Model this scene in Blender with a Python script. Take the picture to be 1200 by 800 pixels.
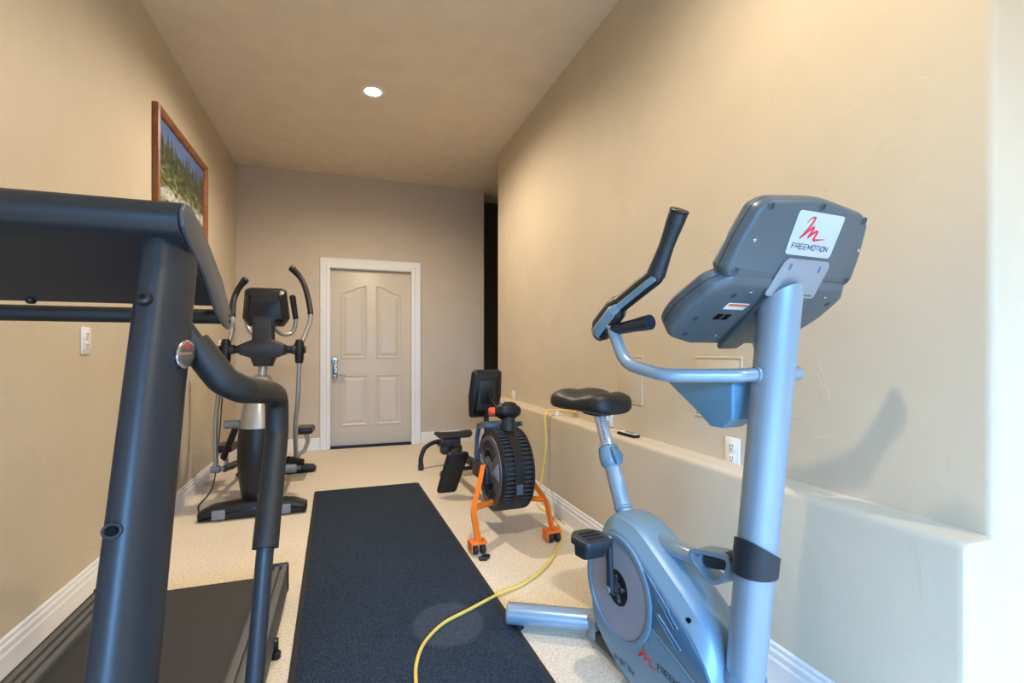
import bpy, bmesh, math, random
from mathutils import Vector, Matrix
random.seed(7)
for o in list(bpy.data.objects): bpy.data.objects.remove(o, do_unlink=True)
scene = bpy.context.scene
COL = scene.collection
V = Vector

# ------------------------------------------------------------------ camera
YAW = math.atan(196/567.0)
cam_d = bpy.data.cameras.new('camera'); cam = bpy.data.objects.new('camera', cam_d); COL.objects.link(cam)
cam.location = (0, 0, 1.11); cam.rotation_euler = (math.radians(90), 0, -YAW)
cam_d.sensor_width = 36; cam_d.lens = 567/1200*36; cam_d.shift_y = 11/1200
cam_d.clip_start = 0.02
scene.camera = cam

# ------------------------------------------------------------------ sky, daylight, exposure
w = bpy.data.worlds.new('sky'); scene.world = w; w.use_nodes = True
bgn = w.node_tree.nodes['Background']; bgn.inputs[0].default_value = (0.42, 0.66, 1.0, 1); bgn.inputs[1].default_value = 1.0
scene.view_settings.view_transform = 'Standard'; scene.view_settings.look = 'None'
scene.view_settings.exposure = 0.42; scene.view_settings.gamma = 1.0; scene.view_settings.use_curve_mapping = False

def area(name, loc, rot, sx, sy, power, color):
    d = bpy.data.lights.new(name, 'AREA'); d.shape = 'RECTANGLE'; d.size = sx; d.size_y = sy
    d.energy = power; d.color = color
    o = bpy.data.objects.new(name, d); COL.objects.link(o); o.location = loc; o.rotation_euler = rot
    return o
# daylight coming in through the glazed opening of the wall behind the camera
area('sky_light_outside_glass_door', (-0.7, -4.7, 3.1), (math.radians(60), 0, math.radians(-12)), 4.2, 2.6, 2000, (0.23, 0.53, 1.0))
LAMP_COL = (1.0, 0.87, 0.68)

# ------------------------------------------------------------------ materials
MATS = {}
def mat(name, col, rough=0.5, metal=0.0, noise=0.0, nscale=40, bump=0.0, bscale=200, spec=0.5, col2=None, coat=0.0, emit=None, bdist=0.002):
    if name in MATS: return MATS[name]
    m = bpy.data.materials.new(name); m.use_nodes = True; nt = m.node_tree; b = nt.nodes['Principled BSDF']
    b.inputs['Base Color'].default_value = (*col, 1); b.inputs['Roughness'].default_value = rough
    b.inputs['Metallic'].default_value = metal; b.inputs['Specular IOR Level'].default_value = spec
    b.inputs['Coat Weight'].default_value = coat
    tc = nt.nodes.new('ShaderNodeTexCoord')
    if noise > 0 or col2:
        n = nt.nodes.new('ShaderNodeTexNoise'); n.inputs['Scale'].default_value = nscale; n.inputs['Detail'].default_value = 5
        nt.links.new(tc.outputs['Object'], n.inputs['Vector'])
        r = nt.nodes.new('ShaderNodeValToRGB'); r.color_ramp.elements[0].position = 0.36; r.color_ramp.elements[1].position = 0.64
        c2 = col2 or tuple(min(1, x*(1+noise)) for x in col); c1 = col if col2 else tuple(x*(1-noise) for x in col)
        r.color_ramp.elements[0].color = (*c1, 1); r.color_ramp.elements[1].color = (*c2, 1)
        nt.links.new(n.outputs['Fac'], r.inputs['Fac']); nt.links.new(r.outputs['Color'], b.inputs['Base Color'])
    if bump > 0:
        n2 = nt.nodes.new('ShaderNodeTexNoise'); n2.inputs['Scale'].default_value = bscale; n2.inputs['Detail'].default_value = 4
        nt.links.new(tc.outputs['Object'], n2.inputs['Vector'])
        bp = nt.nodes.new('ShaderNodeBump'); bp.inputs['Strength'].default_value = bump; bp.inputs['Distance'].default_value = bdist
        nt.links.new(n2.outputs['Fac'], bp.inputs['Height']); nt.links.new(bp.outputs['Normal'], b.inputs['Normal'])
    if emit:
        b.inputs['Emission Color'].default_value = (*emit[:3], 1); b.inputs['Emission Strength'].default_value = emit[3]
    MATS[name] = m
    return m

def plaster(name, col):
    """painted skip-trowel plaster: smooth with a few low ridges"""
    m = mat(name, col, 0.62, noise=0.025, nscale=3, spec=0.35)
    nt = m.node_tree; b = nt.nodes['Principled BSDF']
    tc = nt.nodes.new('ShaderNodeTexCoord')
    n = nt.nodes.new('ShaderNodeTexNoise'); n.inputs['Scale'].default_value = 5.5; n.inputs['Detail'].default_value = 6; n.inputs['Distortion'].default_value = 1.2
    nt.links.new(tc.outputs['Object'], n.inputs['Vector'])
    r = nt.nodes.new('ShaderNodeValToRGB')
    r.color_ramp.elements[0].position = 0.55; r.color_ramp.elements[1].position = 0.63
    nt.links.new(n.outputs['Fac'], r.inputs['Fac'])
    n2 = nt.nodes.new('ShaderNodeTexNoise'); n2.inputs['Scale'].default_value = 60
    nt.links.new(tc.outputs['Object'], n2.inputs['Vector'])
    ad = nt.nodes.new('ShaderNodeMath'); ad.operation = 'MULTIPLY_ADD'; ad.inputs[1].default_value = 0.15
    nt.links.new(n2.outputs['Fac'], ad.inputs[0]); nt.links.new(r.outputs['Color'], ad.inputs[2])
    bp = nt.nodes.new('ShaderNodeBump'); bp.inputs['Strength'].default_value = 0.22; bp.inputs['Distance'].default_value = 0.003
    nt.links.new(ad.outputs[0], bp.inputs['Height']); nt.links.new(bp.outputs['Normal'], b.inputs['Normal'])
    return m

m_wall = plaster('tan_plaster', (0.60, 0.505, 0.375))
m_back = plaster('taupe_plaster', (0.57, 0.48, 0.39))
m_ceil = mat('tan_ceiling', (0.76, 0.64, 0.50), 0.8, noise=0.03, nscale=6, bump=0.35, bscale=45, bdist=0.004)
m_white = mat('white_gloss_paint', (0.80, 0.80, 0.80), 0.35)
m_door = mat('door_paint', (0.62, 0.54, 0.445), 0.4)
m_plate = mat('white_plastic', (0.82, 0.82, 0.80), 0.3)
m_slot = mat('dark_slot', (0.006, 0.006, 0.006), 0.8, spec=0.1)
m_brown = mat('passage_shade_brown', (0.07, 0.05, 0.03), 0.7)  # shade of the unlit passage, put into its wall colour
m_chrome = mat('chrome', (0.50, 0.50, 0.52), 0.22, 1.0)
m_wood = mat('cherry_frame_wood', (0.20, 0.065, 0.02), 0.4, col2=(0.29, 0.11, 0.04), nscale=14)
m_silver = mat('silver_metal_paint', (0.27, 0.37, 0.47), 0.32, 0.35, spec=0.6)
m_cons = mat('console_grey_plastic', (0.085, 0.11, 0.13), 0.38, 0.1, bump=0.05, bscale=700)
m_silverp = mat('silver_grey_plastic', (0.17, 0.28, 0.38), 0.36, 0.1, bump=0.05, bscale=700, spec=0.5)
m_panel = mat('deep_blue_grey_plastic', (0.075, 0.17, 0.28), 0.38, 0.1)
m_bracket = mat('pale_grey_metal', (0.29, 0.32, 0.36), 0.42, 0.3)
m_lightp = mat('grey_disc_plastic', (0.29, 0.31, 0.38), 0.45)
m_sticker = mat('silver_sticker', (0.50, 0.54, 0.60), 0.35)
m_red = mat('logo_red', (0.75, 0.02, 0.03), 0.4)
m_ink = mat('dark_ink', (0.03, 0.035, 0.05), 0.5)
m_black = mat('black_plastic', (0.010, 0.010, 0.011), 0.42, spec=0.4)
m_blackv = mat('black_vinyl', (0.010, 0.010, 0.010), 0.48, bump=0.15, bscale=350)
m_rubber = mat('black_rubber', (0.02, 0.02, 0.02), 0.6)
m_foam = mat('black_foam', (0.012, 0.012, 0.012), 0.55, bump=0.2, bscale=500)
m_tm = mat('charcoal_metallic_paint', (0.026, 0.031, 0.040), 0.42, 0.3, bump=0.06, bscale=900)
m_tmc = mat('charcoal_console_plastic', (0.014, 0.016, 0.021), 0.42, bump=0.12, bscale=700)
m_tmcap = mat('grey_end_plate', (0.075, 0.08, 0.09), 0.4)
m_rail = mat('dark_ribbed_rail', (0.11, 0.105, 0.095), 0.55)
m_belt = mat('running_belt', (0.026, 0.023, 0.021), 0.62, bump=0.4, bscale=600, noise=0.12, nscale=300)
m_elsil = mat('elliptical_silver', (0.40, 0.39, 0.37), 0.34, 0.5)
m_elgrey = mat('light_grey_joint', (0.20, 0.20, 0.20), 0.45)
m_dgrey = mat('dark_grey_plastic', (0.022, 0.022, 0.024), 0.5)
m_orange = mat('orange_paint', (0.90, 0.20, 0.015), 0.35)
m_redor = mat('orange_red_knob', (0.95, 0.10, 0.03), 0.4)
m_fan = mat('fan_disc_grey', (0.105, 0.105, 0.12), 0.42, 0.2)
m_fanl = mat('fan_wedge_light', (0.30, 0.32, 0.35), 0.4, 0.2)
m_bluegrey = mat('blue_sheen_plastic', (0.07, 0.10, 0.14), 0.4, 0.1)
m_yellow = mat('yellow_cord', (0.85, 0.62, 0.13), 0.45)
m_wire = mat('grey_wire', (0.30, 0.29, 0.27), 0.5)
m_lens = mat('lit_lamp_lens', (1, 1, 1), 0.5, emit=(1.0, 0.93, 0.80, 45))

def floor_mat():
    m = bpy.data.materials.new('speckled_beige_floor'); m.use_nodes = True; nt = m.node_tree; b = nt.nodes['Principled BSDF']
    tc = nt.nodes.new('ShaderNodeTexCoord')
    n = nt.nodes.new('ShaderNodeTexNoise'); n.inputs['Scale'].default_value = 95; n.inputs['Detail'].default_value = 3
    n3 = nt.nodes.new('ShaderNodeTexNoise'); n3.inputs['Scale'].default_value = 2.2
    nt.links.new(tc.outputs['Object'], n.inputs['Vector']); nt.links.new(tc.outputs['Object'], n3.inputs['Vector'])
    r = nt.nodes.new('ShaderNodeValToRGB'); e = r.color_ramp.elements
    e[0].position = 0.33; e[0].color = (0.66, 0.54, 0.40, 1); e[1].position = 0.66; e[1].color = (0.88, 0.76, 0.59, 1)
    nt.links.new(n.outputs['Fac'], r.inputs['Fac'])
    mx = nt.nodes.new('ShaderNodeMix'); mx.data_type = 'RGBA'; mx.blend_type = 'MULTIPLY'
    r2 = nt.nodes.new('ShaderNodeValToRGB'); r2.color_ramp.elements[0].color = (0.93, 0.93, 0.93, 1); r2.color_ramp.elements[1].color = (1.05, 1.05, 1.05, 1)
    nt.links.new(n3.outputs['Fac'], r2.inputs['Fac'])
    mx.inputs[0].default_value = 1; nt.links.new(r.outputs['Color'], mx.inputs[6]); nt.links.new(r2.outputs['Color'], mx.inputs[7])
    nt.links.new(mx.outputs[2], b.inputs['Base Color'])
    b.inputs['Roughness'].default_value = 0.55; b.inputs['Specular IOR Level'].default_value = 0.4
    bp = nt.nodes.new('ShaderNodeBump'); bp.inputs['Strength'].default_value = 0.15; bp.inputs['Distance'].default_value = 0.002
    nt.links.new(n.outputs['Fac'], bp.inputs['Height']); nt.links.new(bp.outputs['Normal'], b.inputs['Normal'])
    return m
m_floor = floor_mat()

def mat_pile():
    m = bpy.data.materials.new('navy_carpet_pile'); m.use_nodes = True; nt = m.node_tree; b = nt.nodes['Principled BSDF']
    tc = nt.nodes.new('ShaderNodeTexCoord')
    n = nt.nodes.new('ShaderNodeTexNoise'); n.inputs['Scale'].default_value = 210; n.inputs['Detail'].default_value = 3
    nt.links.new(tc.outputs['Object'], n.inputs['Vector'])
    r = nt.nodes.new('ShaderNodeValToRGB'); e = r.color_ramp.elements
    e[0].position = 0.35; e[0].color = (0.012, 0.017, 0.026, 1); e[1].position = 0.68; e[1].color = (0.045, 0.062, 0.088, 1)
    nt.links.new(n.outputs['Fac'], r.inputs['Fac'])
    # a paler round pool of light, painted into the pile colour
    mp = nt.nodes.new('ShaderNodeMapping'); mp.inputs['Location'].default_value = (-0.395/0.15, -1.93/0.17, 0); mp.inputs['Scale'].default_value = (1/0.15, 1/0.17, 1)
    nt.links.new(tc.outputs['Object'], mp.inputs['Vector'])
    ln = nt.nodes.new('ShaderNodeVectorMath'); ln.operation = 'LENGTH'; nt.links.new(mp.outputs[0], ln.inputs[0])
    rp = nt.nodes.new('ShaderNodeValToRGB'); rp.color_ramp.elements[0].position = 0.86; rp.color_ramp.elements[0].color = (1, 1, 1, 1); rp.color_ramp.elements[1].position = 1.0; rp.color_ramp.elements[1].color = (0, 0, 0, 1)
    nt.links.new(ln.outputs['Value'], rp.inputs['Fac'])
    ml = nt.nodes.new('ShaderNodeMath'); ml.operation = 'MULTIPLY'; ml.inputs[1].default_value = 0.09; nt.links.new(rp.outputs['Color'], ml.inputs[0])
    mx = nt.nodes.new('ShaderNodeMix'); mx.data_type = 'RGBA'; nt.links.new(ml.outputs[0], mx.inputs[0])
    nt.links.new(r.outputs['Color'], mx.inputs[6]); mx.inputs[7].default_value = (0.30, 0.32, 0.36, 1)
    nt.links.new(mx.outputs[2], b.inputs['Base Color']); b.inputs['Roughness'].default_value = 0.9; b.inputs['Specular IOR Level'].default_value = 0.15
    bp = nt.nodes.new('ShaderNodeBump'); bp.inputs['Strength'].default_value = 0.6; bp.inputs['Distance'].default_value = 0.004
    nt.links.new(n.outputs['Fac'], bp.inputs['Height']); nt.links.new(bp.outputs['Normal'], b.inputs['Normal'])
    return m
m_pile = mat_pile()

def picture_mat():
    """landscape print: blue sky, dark conifers, green and yellow slope, white cascade, red shrubs"""
    m = bpy.data.materials.new('landscape_print'); m.use_nodes = True; nt = m.node_tree; b = nt.nodes['Principled BSDF']
    L = nt.links; N = nt.nodes
    tc = N.new('ShaderNodeTexCoord'); sp = N.new('ShaderNodeSeparateXYZ'); L.new(tc.outputs['Object'], sp.inputs[0])   # y along the wall 0..1.1, z up 0..0.63
    def noise(sy, sz, det=4, dist=0.0):
        mp = N.new('ShaderNodeMapping'); mp.inputs['Scale'].default_value = (1, sy, sz); L.new(tc.outputs['Object'], mp.inputs[0])
        n = N.new('ShaderNodeTexNoise'); n.inputs['Scale'].default_value = 1; n.inputs['Detail'].default_value = det; n.inputs['Distortion'].default_value = dist
        L.new(mp.outputs[0], n.inputs['Vector']); return n.outputs['Fac']
    def ramp(fac, pts):
        r = N.new('ShaderNodeValToRGB'); e = r.color_ramp.elements
        while len(e) < len(pts): e.new(0.5)
        for q, (p, c) in zip(e, pts): q.position = p; q.color = (*c, 1)
        L.new(fac, r.inputs['Fac']); return r.outputs['Color']
    def math_(op, a, bb):
        q = N.new('ShaderNodeMath'); q.operation = op
        for i, x in enumerate((a, bb)):
            if isinstance(x, (int, float)): q.inputs[i].default_value = x
            else: L.new(x, q.inputs[i])
        return q.outputs[0]
    def mix(f, a, c):
        q = N.new('ShaderNodeMix'); q.data_type = 'RGBA'; L.new(f, q.inputs[0])
        for i, x in ((6, a), (7, c)):
            if isinstance(x, tuple): q.inputs[i].default_value = (*x, 1)
            else: L.new(x, q.inputs[i])
        return q.outputs[2]
    veg = ramp(noise(14, 26, 6, 0.6), [(0.3, (0.015, 0.022, 0.012)), (0.46, (0.07, 0.09, 0.03)), (0.56, (0.22, 0.21, 0.06)), (0.68, (0.42, 0.40, 0.30))])
    # conifer tops against the sky
    spike = noise(30, 3, 3)
    line = math_('ADD', math_('MULTIPLY', spike, 0.40), 0.36)
    sky_f = ramp(math_('SUBTRACT', sp.outputs['Z'], line), [(0.0, (0, 0, 0)), (0.02, (1, 1, 1))])
    sky_c = (0.10, 0.17, 0.38)
    tree_f = ramp(math_('SUBTRACT', sp.outputs['Z'], 0.30), [(0.0, (0, 0, 0)), (0.12, (0.75, 0.75, 0.75))])
    c = mix(tree_f, veg, (0.025, 0.04, 0.03))
    # cascade running down to the right
    d = math_('ABSOLUTE', math_('SUBTRACT', math_('ADD', sp.outputs['Z'], math_('MULTIPLY', sp.outputs['Y'], -0.05)), 0.21), 0)
    cas = ramp(math_('ADD', d, math_('MULTIPLY', noise(16, 46, 5), 0.20)), [(0.10, (0.9, 0.9, 0.9)), (0.155, (0, 0, 0))])
    c = mix(cas, c, (0.62, 0.64, 0.66))
    red = ramp(math_('ADD', math_('ADD', sp.outputs['Z'], sp.outputs['Y']), math_('MULTIPLY', noise(20, 20), 0.25)), [(0.28, (0.8, 0.8, 0.8)), (0.36, (0, 0, 0))])
    c = mix(red, c, (0.42, 0.09, 0.06))
    c = mix(sky_f, c, sky_c)
    L.new(c, b.inputs['Base Color']); b.inputs['Roughness'].default_value = 0.3
    return m

# ------------------------------------------------------------------ geometry helpers
def bm_(): return bmesh.new()
def box(bm, c, s, bev=0.0, seg=2, mtx=None):
    r = bmesh.ops.create_cube(bm, size=1.0); vs = r['verts']
    for v in vs: v.co = V((v.co.x*s[0], v.co.y*s[1], v.co.z*s[2]))
    if bev > 0:
        es = list({e for v in vs for e in v.link_edges})
        rr = bmesh.ops.bevel(bm, geom=es, offset=bev, segments=seg, profile=0.5, affect='EDGES')
        vs = list({v for f in rr['faces'] for v in f.verts} | {v for v in vs if v.is_valid})
    M = Matrix.Translation(V(c)) @ (mtx.to_4x4() if mtx else Matrix.Identity(4))
    for v in vs: v.co = M @ v.co
    return bm
def bx(bm, x0, x1, y0, y1, z0, z1, bev=0.0, seg=2): return box(bm, ((x0+x1)/2, (y0+y1)/2, (z0+z1)/2), (x1-x0, y1-y0, z1-z0), bev, seg)
def cmr(pts, n=8, closed=False):
    P = [V(p) for p in pts]; out = []; k = len(P)
    for i in range(k if closed else k-1):
        if closed: a, b, c, d = P[(i-1) % k], P[i], P[(i+1) % k], P[(i+2) % k]
        else: a, b, c, d = P[max(i-1, 0)], P[i], P[i+1], P[min(i+2, k-1)]
        for j in range(n):
            t = j/n
            out.append(0.5*((2*b)+(c-a)*t+(2*a-5*b+4*c-d)*t*t+(3*b-a-3*c+d)*t*t*t))
    if not closed: out.append(P[-1])
    return out
def fillet(pts, r, n=6):
    """polyline with rounded corners; r a number or one per point"""
    P = [V(p) for p in pts]; out = [P[0]]
    for i in range(1, len(P)-1):
        rr = r[i] if isinstance(r, (list, tuple)) else r
        a, b, c = P[i-1], P[i], P[i+1]; u = (a-b); v = (c-b); la, lc = u.length, v.length; u.normalize(); v.normalize()
        ang = u.angle(v)
        if ang > 3.1: out.append(b); continue
        d = min(rr/math.tan(ang/2), la*0.49, lc*0.49)
        p0, p1 = b+u*d, b+v*d
        for j in range(n+1):
            t = j/n; out.append((1-t)**2*p0+2*t*(1-t)*b+t*t*p1)
    out.append(P[-1]); return out
def tube(bm, pts, r, n=14, cap=True, flat=None, up=None, capround=False):
    """sweep a circle (or an ellipse: flat=(a,b) factors) along pts; r scalar or list"""
    P = [V(p) for p in pts]; k = len(P)
    R = r if isinstance(r, (list, tuple)) else [r]*k
    if len(R) != k:
        R = [R[0]+(R[-1]-R[0])*i/(k-1) for i in range(k)]
    T = [(P[min(i+1, k-1)]-P[max(i-1, 0)]).normalized() for i in range(k)]
    ref = V(up) if up else (V((0, 0, 1)) if abs(T[0].z) < 0.9 else V((0, 1, 0)))
    N = (ref-T[0]*ref.dot(T[0])).normalized()
    fa, fb = flat or (1, 1)
    rings = []
    seq = list(range(k))
    items = [(P[i], R[i], T[i]) for i in seq]
    if capround:
        rr = R[0]; rl = R[-1]
        pre = [(P[0]-T[0]*rr*math.sin(a)*0.7, rr*math.cos(a), T[0]) for a in (1.35, 0.9, 0.45)]
        post = [(P[-1]+T[-1]*rl*math.sin(a)*0.7, rl*math.cos(a), T[-1]) for a in (0.45, 0.9, 1.35)]
        items = pre+items+post
    for p, rr, t in items:
        N = (N-t*N.dot(t)).normalized(); B = t.cross(N)
        rings.append([bm.verts.new(p+N*(math.cos(2*math.pi*j/n)*rr*fa)+B*(math.sin(2*math.pi*j/n)*rr*fb)) for j in range(n)])
    for a, b in zip(rings, rings[1:]):
        for j in range(n): bm.faces.new((a[j], a[(j+1) % n], b[(j+1) % n], b[j]))
    if cap: bm.faces.new(rings[0][::-1]); bm.faces.new(rings[-1])
    return bm
def cyl(bm, a, b, r, n=20, bev=0.0):
    a, b = V(a), V(b); d = (b-a).normalized(); L = (b-a).length
    if bev > 0: return tube(bm, [a, a+d*bev*0.01, a+d*bev, b-d*bev, b-d*bev*0.01, b], [r-bev, r-bev*0.95, r, r, r-bev*0.95, r-bev], n)
    return tube(bm, [a, b], r, n)
def loft(bm, rings, cap=True):
    R = [[bm.verts.new(V(p)) for p in ring] for ring in rings]; n = len(R[0])
    for a, b in zip(R, R[1:]):
        for j in range(n): bm.faces.new((a[j], a[(j+1) % n], b[(j+1) % n], b[j]))
    if cap: bm.faces.new(R[0][::-1]); bm.faces.new(R[-1])
    return bm
def inset2(poly, d, wts=None):
    k = len(poly); out = []
    area2 = sum(poly[i][0]*poly[(i+1) % k][1]-poly[(i+1) % k][0]*poly[i][1] for i in range(k)); sg = 1 if area2 > 0 else -1
    for i in range(k):
        a, b, c = V((*poly[i-1][:2], 0)), V((*poly[i][:2], 0)), V((*poly[(i+1) % k][:2], 0))
        e1 = (b-a).normalized(); e2 = (c-b).normalized()
        n1 = V((-e1.y, e1.x, 0))*sg; n2 = V((-e2.y, e2.x, 0))*sg; nn = (n1+n2)
        nn = nn.normalized() if nn.length > 1e-6 else n1
        q = b+nn*(d*(wts[i] if wts else 1)/max(0.5, nn.dot(n1))); out.append((q.x, q.y))
    return out
def rpoly(pts, r, n=5):
    P = [V((*p[:2], 0)) for p in pts]; k = len(P); out = []
    for i in range(k):
        rr = r[i] if isinstance(r, (list, tuple)) else r
        a, b, c = P[i-1], P[i], P[(i+1) % k]; u = (a-b); v = (c-b); la, lc = u.length, v.length; u.normalize(); v.normalize()
        d = min(rr/max(0.05, math.tan(u.angle(v)/2)), la*0.48, lc*0.48); p0, p1 = b+u*d, b+v*d
        for j in range(n+1):
            t = j/n; q = (1-t)**2*p0+2*t*(1-t)*b+t*t*p1; out.append((q.x, q.y))
    return out
def pillow(bm, outline, layers, f):
    """stack of inset copies of an outline: layers (depth, inset); f(u, v, depth) -> point"""
    return loft(bm, [[f(u, v, d) for u, v in (inset2(outline, ins) if ins else outline)] for d, ins in layers])
def slab(bm, outline, d0, d1, bev, f):
    return pillow(bm, outline, [(d0, bev), (d0+bev*0.35, bev*0.3), (d0+bev, 0), (d1-bev, 0), (d1-bev*0.35, bev*0.3), (d1, bev)], f)
def ribbon(bm, pts, wd, f, th=0.0008, closed=False):
    """flat stroke of width wd (number or list) through 2-D pts, lying on surface f(u, v, depth)"""
    P = [V((*p[:2], 0)) for p in pts]; k = len(P); Lv = []; Rv = []
    for i in range(k):
        if closed: t = P[(i+1) % k]-P[i-1]
        else: t = P[min(i+1, k-1)]-P[max(i-1, 0)]
        t.normalize(); n = V((-t.y, t.x, 0)); ww = (wd[i] if isinstance(wd, (list, tuple)) else wd)/2
        mi = 1.0
        if 0 < i < k-1 or closed:
            e = (P[i]-P[i-1]).normalized(); mi = 1/max(0.6, abs(V((-e.y, e.x, 0)).dot(n)))
        q, s = P[i]+n*ww*mi, P[i]-n*ww*mi
        Lv.append((q.x, q.y)); Rv.append((s.x, s.y))
    rng = range(k if closed else k-1)
    tp = [[bm.verts.new(V(f(*p, th))) for p in Lv], [bm.verts.new(V(f(*p, th))) for p in Rv]]
    for i in rng:
        j = (i+1) % k; bm.faces.new((tp[0][i], tp[0][j], tp[1][j], tp[1][i]))
    return bm
GL = {'F': ([[(0, 0), (0, 1), (1, 1)], [(0, .5), (.85, .5)]], 1), 'R': ([[(0, 0), (0, 1), (.85, 1), (1, .85), (1, .6), (.85, .45), (0, .45)], [(.6, .45), (1, 0)]], 1),
      'E': ([[(1, 0), (0, 0), (0, 1), (1, 1)], [(0, .5), (.9, .5)]], 1), 'M': ([[(0, 0), (0, 1)], [(0, 1), (.6, .2)], [(.6, .2), (1.2, 1)], [(1.2, 1), (1.2, 0)]], 1.2),
      'O': ([[(.15, 0), (0, .15), (0, .85), (.15, 1), (.85, 1), (1, .85), (1, .15), (.85, 0), (.15, 0)]], 1), 'T': ([[(0, 1), (1, 1)], [(.5, 1), (.5, 0)]], 1),
      'I': ([[(0, 0), (0, 1)]], 0.05), 'N': ([[(0, 0), (0, 1)], [(0, 1), (1, 0)], [(1, 0), (1, 1)]], 1),
      'u': ([[(0, .62), (0, .1), (.12, 0), (.8, 0), (.8, .62)]], .8), 'p': ([[(0, -.35), (0, .62), (.68, .62), (.8, .5), (.8, .12), (.68, 0), (0, 0)]], .8),
      'r': ([[(0, 0), (0, .5), (.12, .62), (.5, .62)]], .5), 'i': ([[(0, 0), (0, .62)], [(0, .8), (0, .92)]], .05),
      'g': ([[(.8, 0), (.12, 0), (0, .12), (0, .5), (.12, .62), (.8, .62), (.8, -.25), (.68, -.35), (.1, -.35)]], .8), 'h': ([[(0, 0), (0, 1)], [(0, .62), (.68, .62), (.8, .5), (.8, 0)]], .8),
      't': ([[(0.15, .9), (0.15, .1), (.27, 0), (.55, 0)], [(0, .62), (.5, .62)]], .55), 'b': ([[(0, 1), (0, 0), (.68, 0), (.8, .12), (.8, .5), (.68, .62), (0, .62)]], .8),
      'k': ([[(0, 0), (0, 1)], [(.7, .62), (0.02, .28)], [(.2, .36), (.75, 0)]], .75), 'e': ([[(0, .32), (.8, .32), (.8, .5), (.68, .62), (.12, .62), (0, .5), (0, .12), (.12, 0), (.75, 0)]], .8), ' ': ([], .5)}
def lettering(bm, text, x, y, hgt, wid, f, stroke, gap=0.45, th=0.0008):
    for ch in text:
        st, adv = GL[ch]
        for s in st: ribbon(bm, [(x+p[0]*wid, y+p[1]*hgt) for p in s], stroke, f, th)
        x += (adv+gap)*wid
    return x
SQUIG = [(-.02, .70), (.06, .86), (.16, .96), (.25, .96), (.24, .80), (.15, .52), (.03, .22), (-.08, .02), (.08, .22), (.24, .46), (.33, .54), (.35, .44), (.30, .24), (.26, .10), (.38, .24), (.50, .38), (.58, .36), (.55, .16), (.54, .02), (.66, .02), (.84, .06), (1.06, .10)]
SQW = [.03, .05, .07, .09, .10, .10, .09, .05, .09, .11, .12, .12, .10, .07, .10, .12, .12, .11, .10, .09, .06, .01]
def squiggle(bm, x, y, s, f, sx=1.0, th=0.001):
    P = [(x+p[0]*s*sx, y+p[1]*s) for p in SQUIG]
    C = cmr([(*p, 0) for p in P], 5); W = []
    for i in range(len(SQW)-1):
        for j in range(5): W.append((SQW[i]+(SQW[i+1]-SQW[i])*j/5)*s)
    W.append(SQW[-1]*s)
    return ribbon(bm, [(c.x, c.y) for c in C], W, f, th)

# ------------------------------------------------------------------ object helpers
ORIG = {}
def finish(bm, sharp=38):
    bmesh.ops.remove_doubles(bm, verts=bm.verts, dist=1e-6)
    bmesh.ops.recalc_face_normals(bm, faces=bm.faces)
def obj(name, bm, m, parent=None, label=None, sharp=38):
    finish(bm)
    if parent is not None and parent in ORIG:
        d = V(ORIG[parent])
        for v in bm.verts: v.co -= d
    me = bpy.data.meshes.new(name); bm.to_mesh(me); bm.free()
    for p in me.polygons: p.use_smooth = True
    me.set_sharp_from_angle(angle=math.radians(sharp))
    me.materials.append(m)
    o = bpy.data.objects.new(name, me); COL.objects.link(o)
    if parent is not None:
        o.parent = parent
        if parent in ORIG: ORIG[o] = ORIG[parent]
    if label: o['label'] = label
    return o
def thing(name, label, cat, loc=(0, 0, 0), rotz=0.0, world=False, group=None):
    """an Empty at the thing's base; with world=True its parts are written in room coordinates"""
    o = bpy.data.objects.new(name, None); COL.objects.link(o); o.location = loc; o.rotation_euler = (0, 0, rotz)
    o.empty_display_size = 0.1
    o['label'] = label; o['category'] = cat
    if group: o['group'] = group
    if world: ORIG[o] = tuple(loc)
    return o
def tag(o, label, cat, group=None):
    o['label'] = label; o['category'] = cat
    if group: o['group'] = group
    return o
def origin(o, p):
    """move a single-mesh thing's origin to p"""
    for v in o.data.vertices: v.co -= V(p)
    o.location = p; return o
def struct(name, bm, m, parent=None, sharp=38):
    o = obj(name, bm, m, parent, sharp=sharp)
    if parent is None: o['kind'] = 'structure'
    return o
def copy_part(src, parent, mtx):
    c = src.copy(); COL.objects.link(c); c.parent = parent; c.matrix_local = mtx; return c

XL, XR, YB, ZC = -1.10, 1.478, 5.84, 3.11
YE, YF = 0.72, 4.73          # ends of the right-hand wall
XLED, ZLED = 1.362, 0.66     # front and top of the ledge
XP = 1.646                   # end of the back wall, then a dark passage
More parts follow.
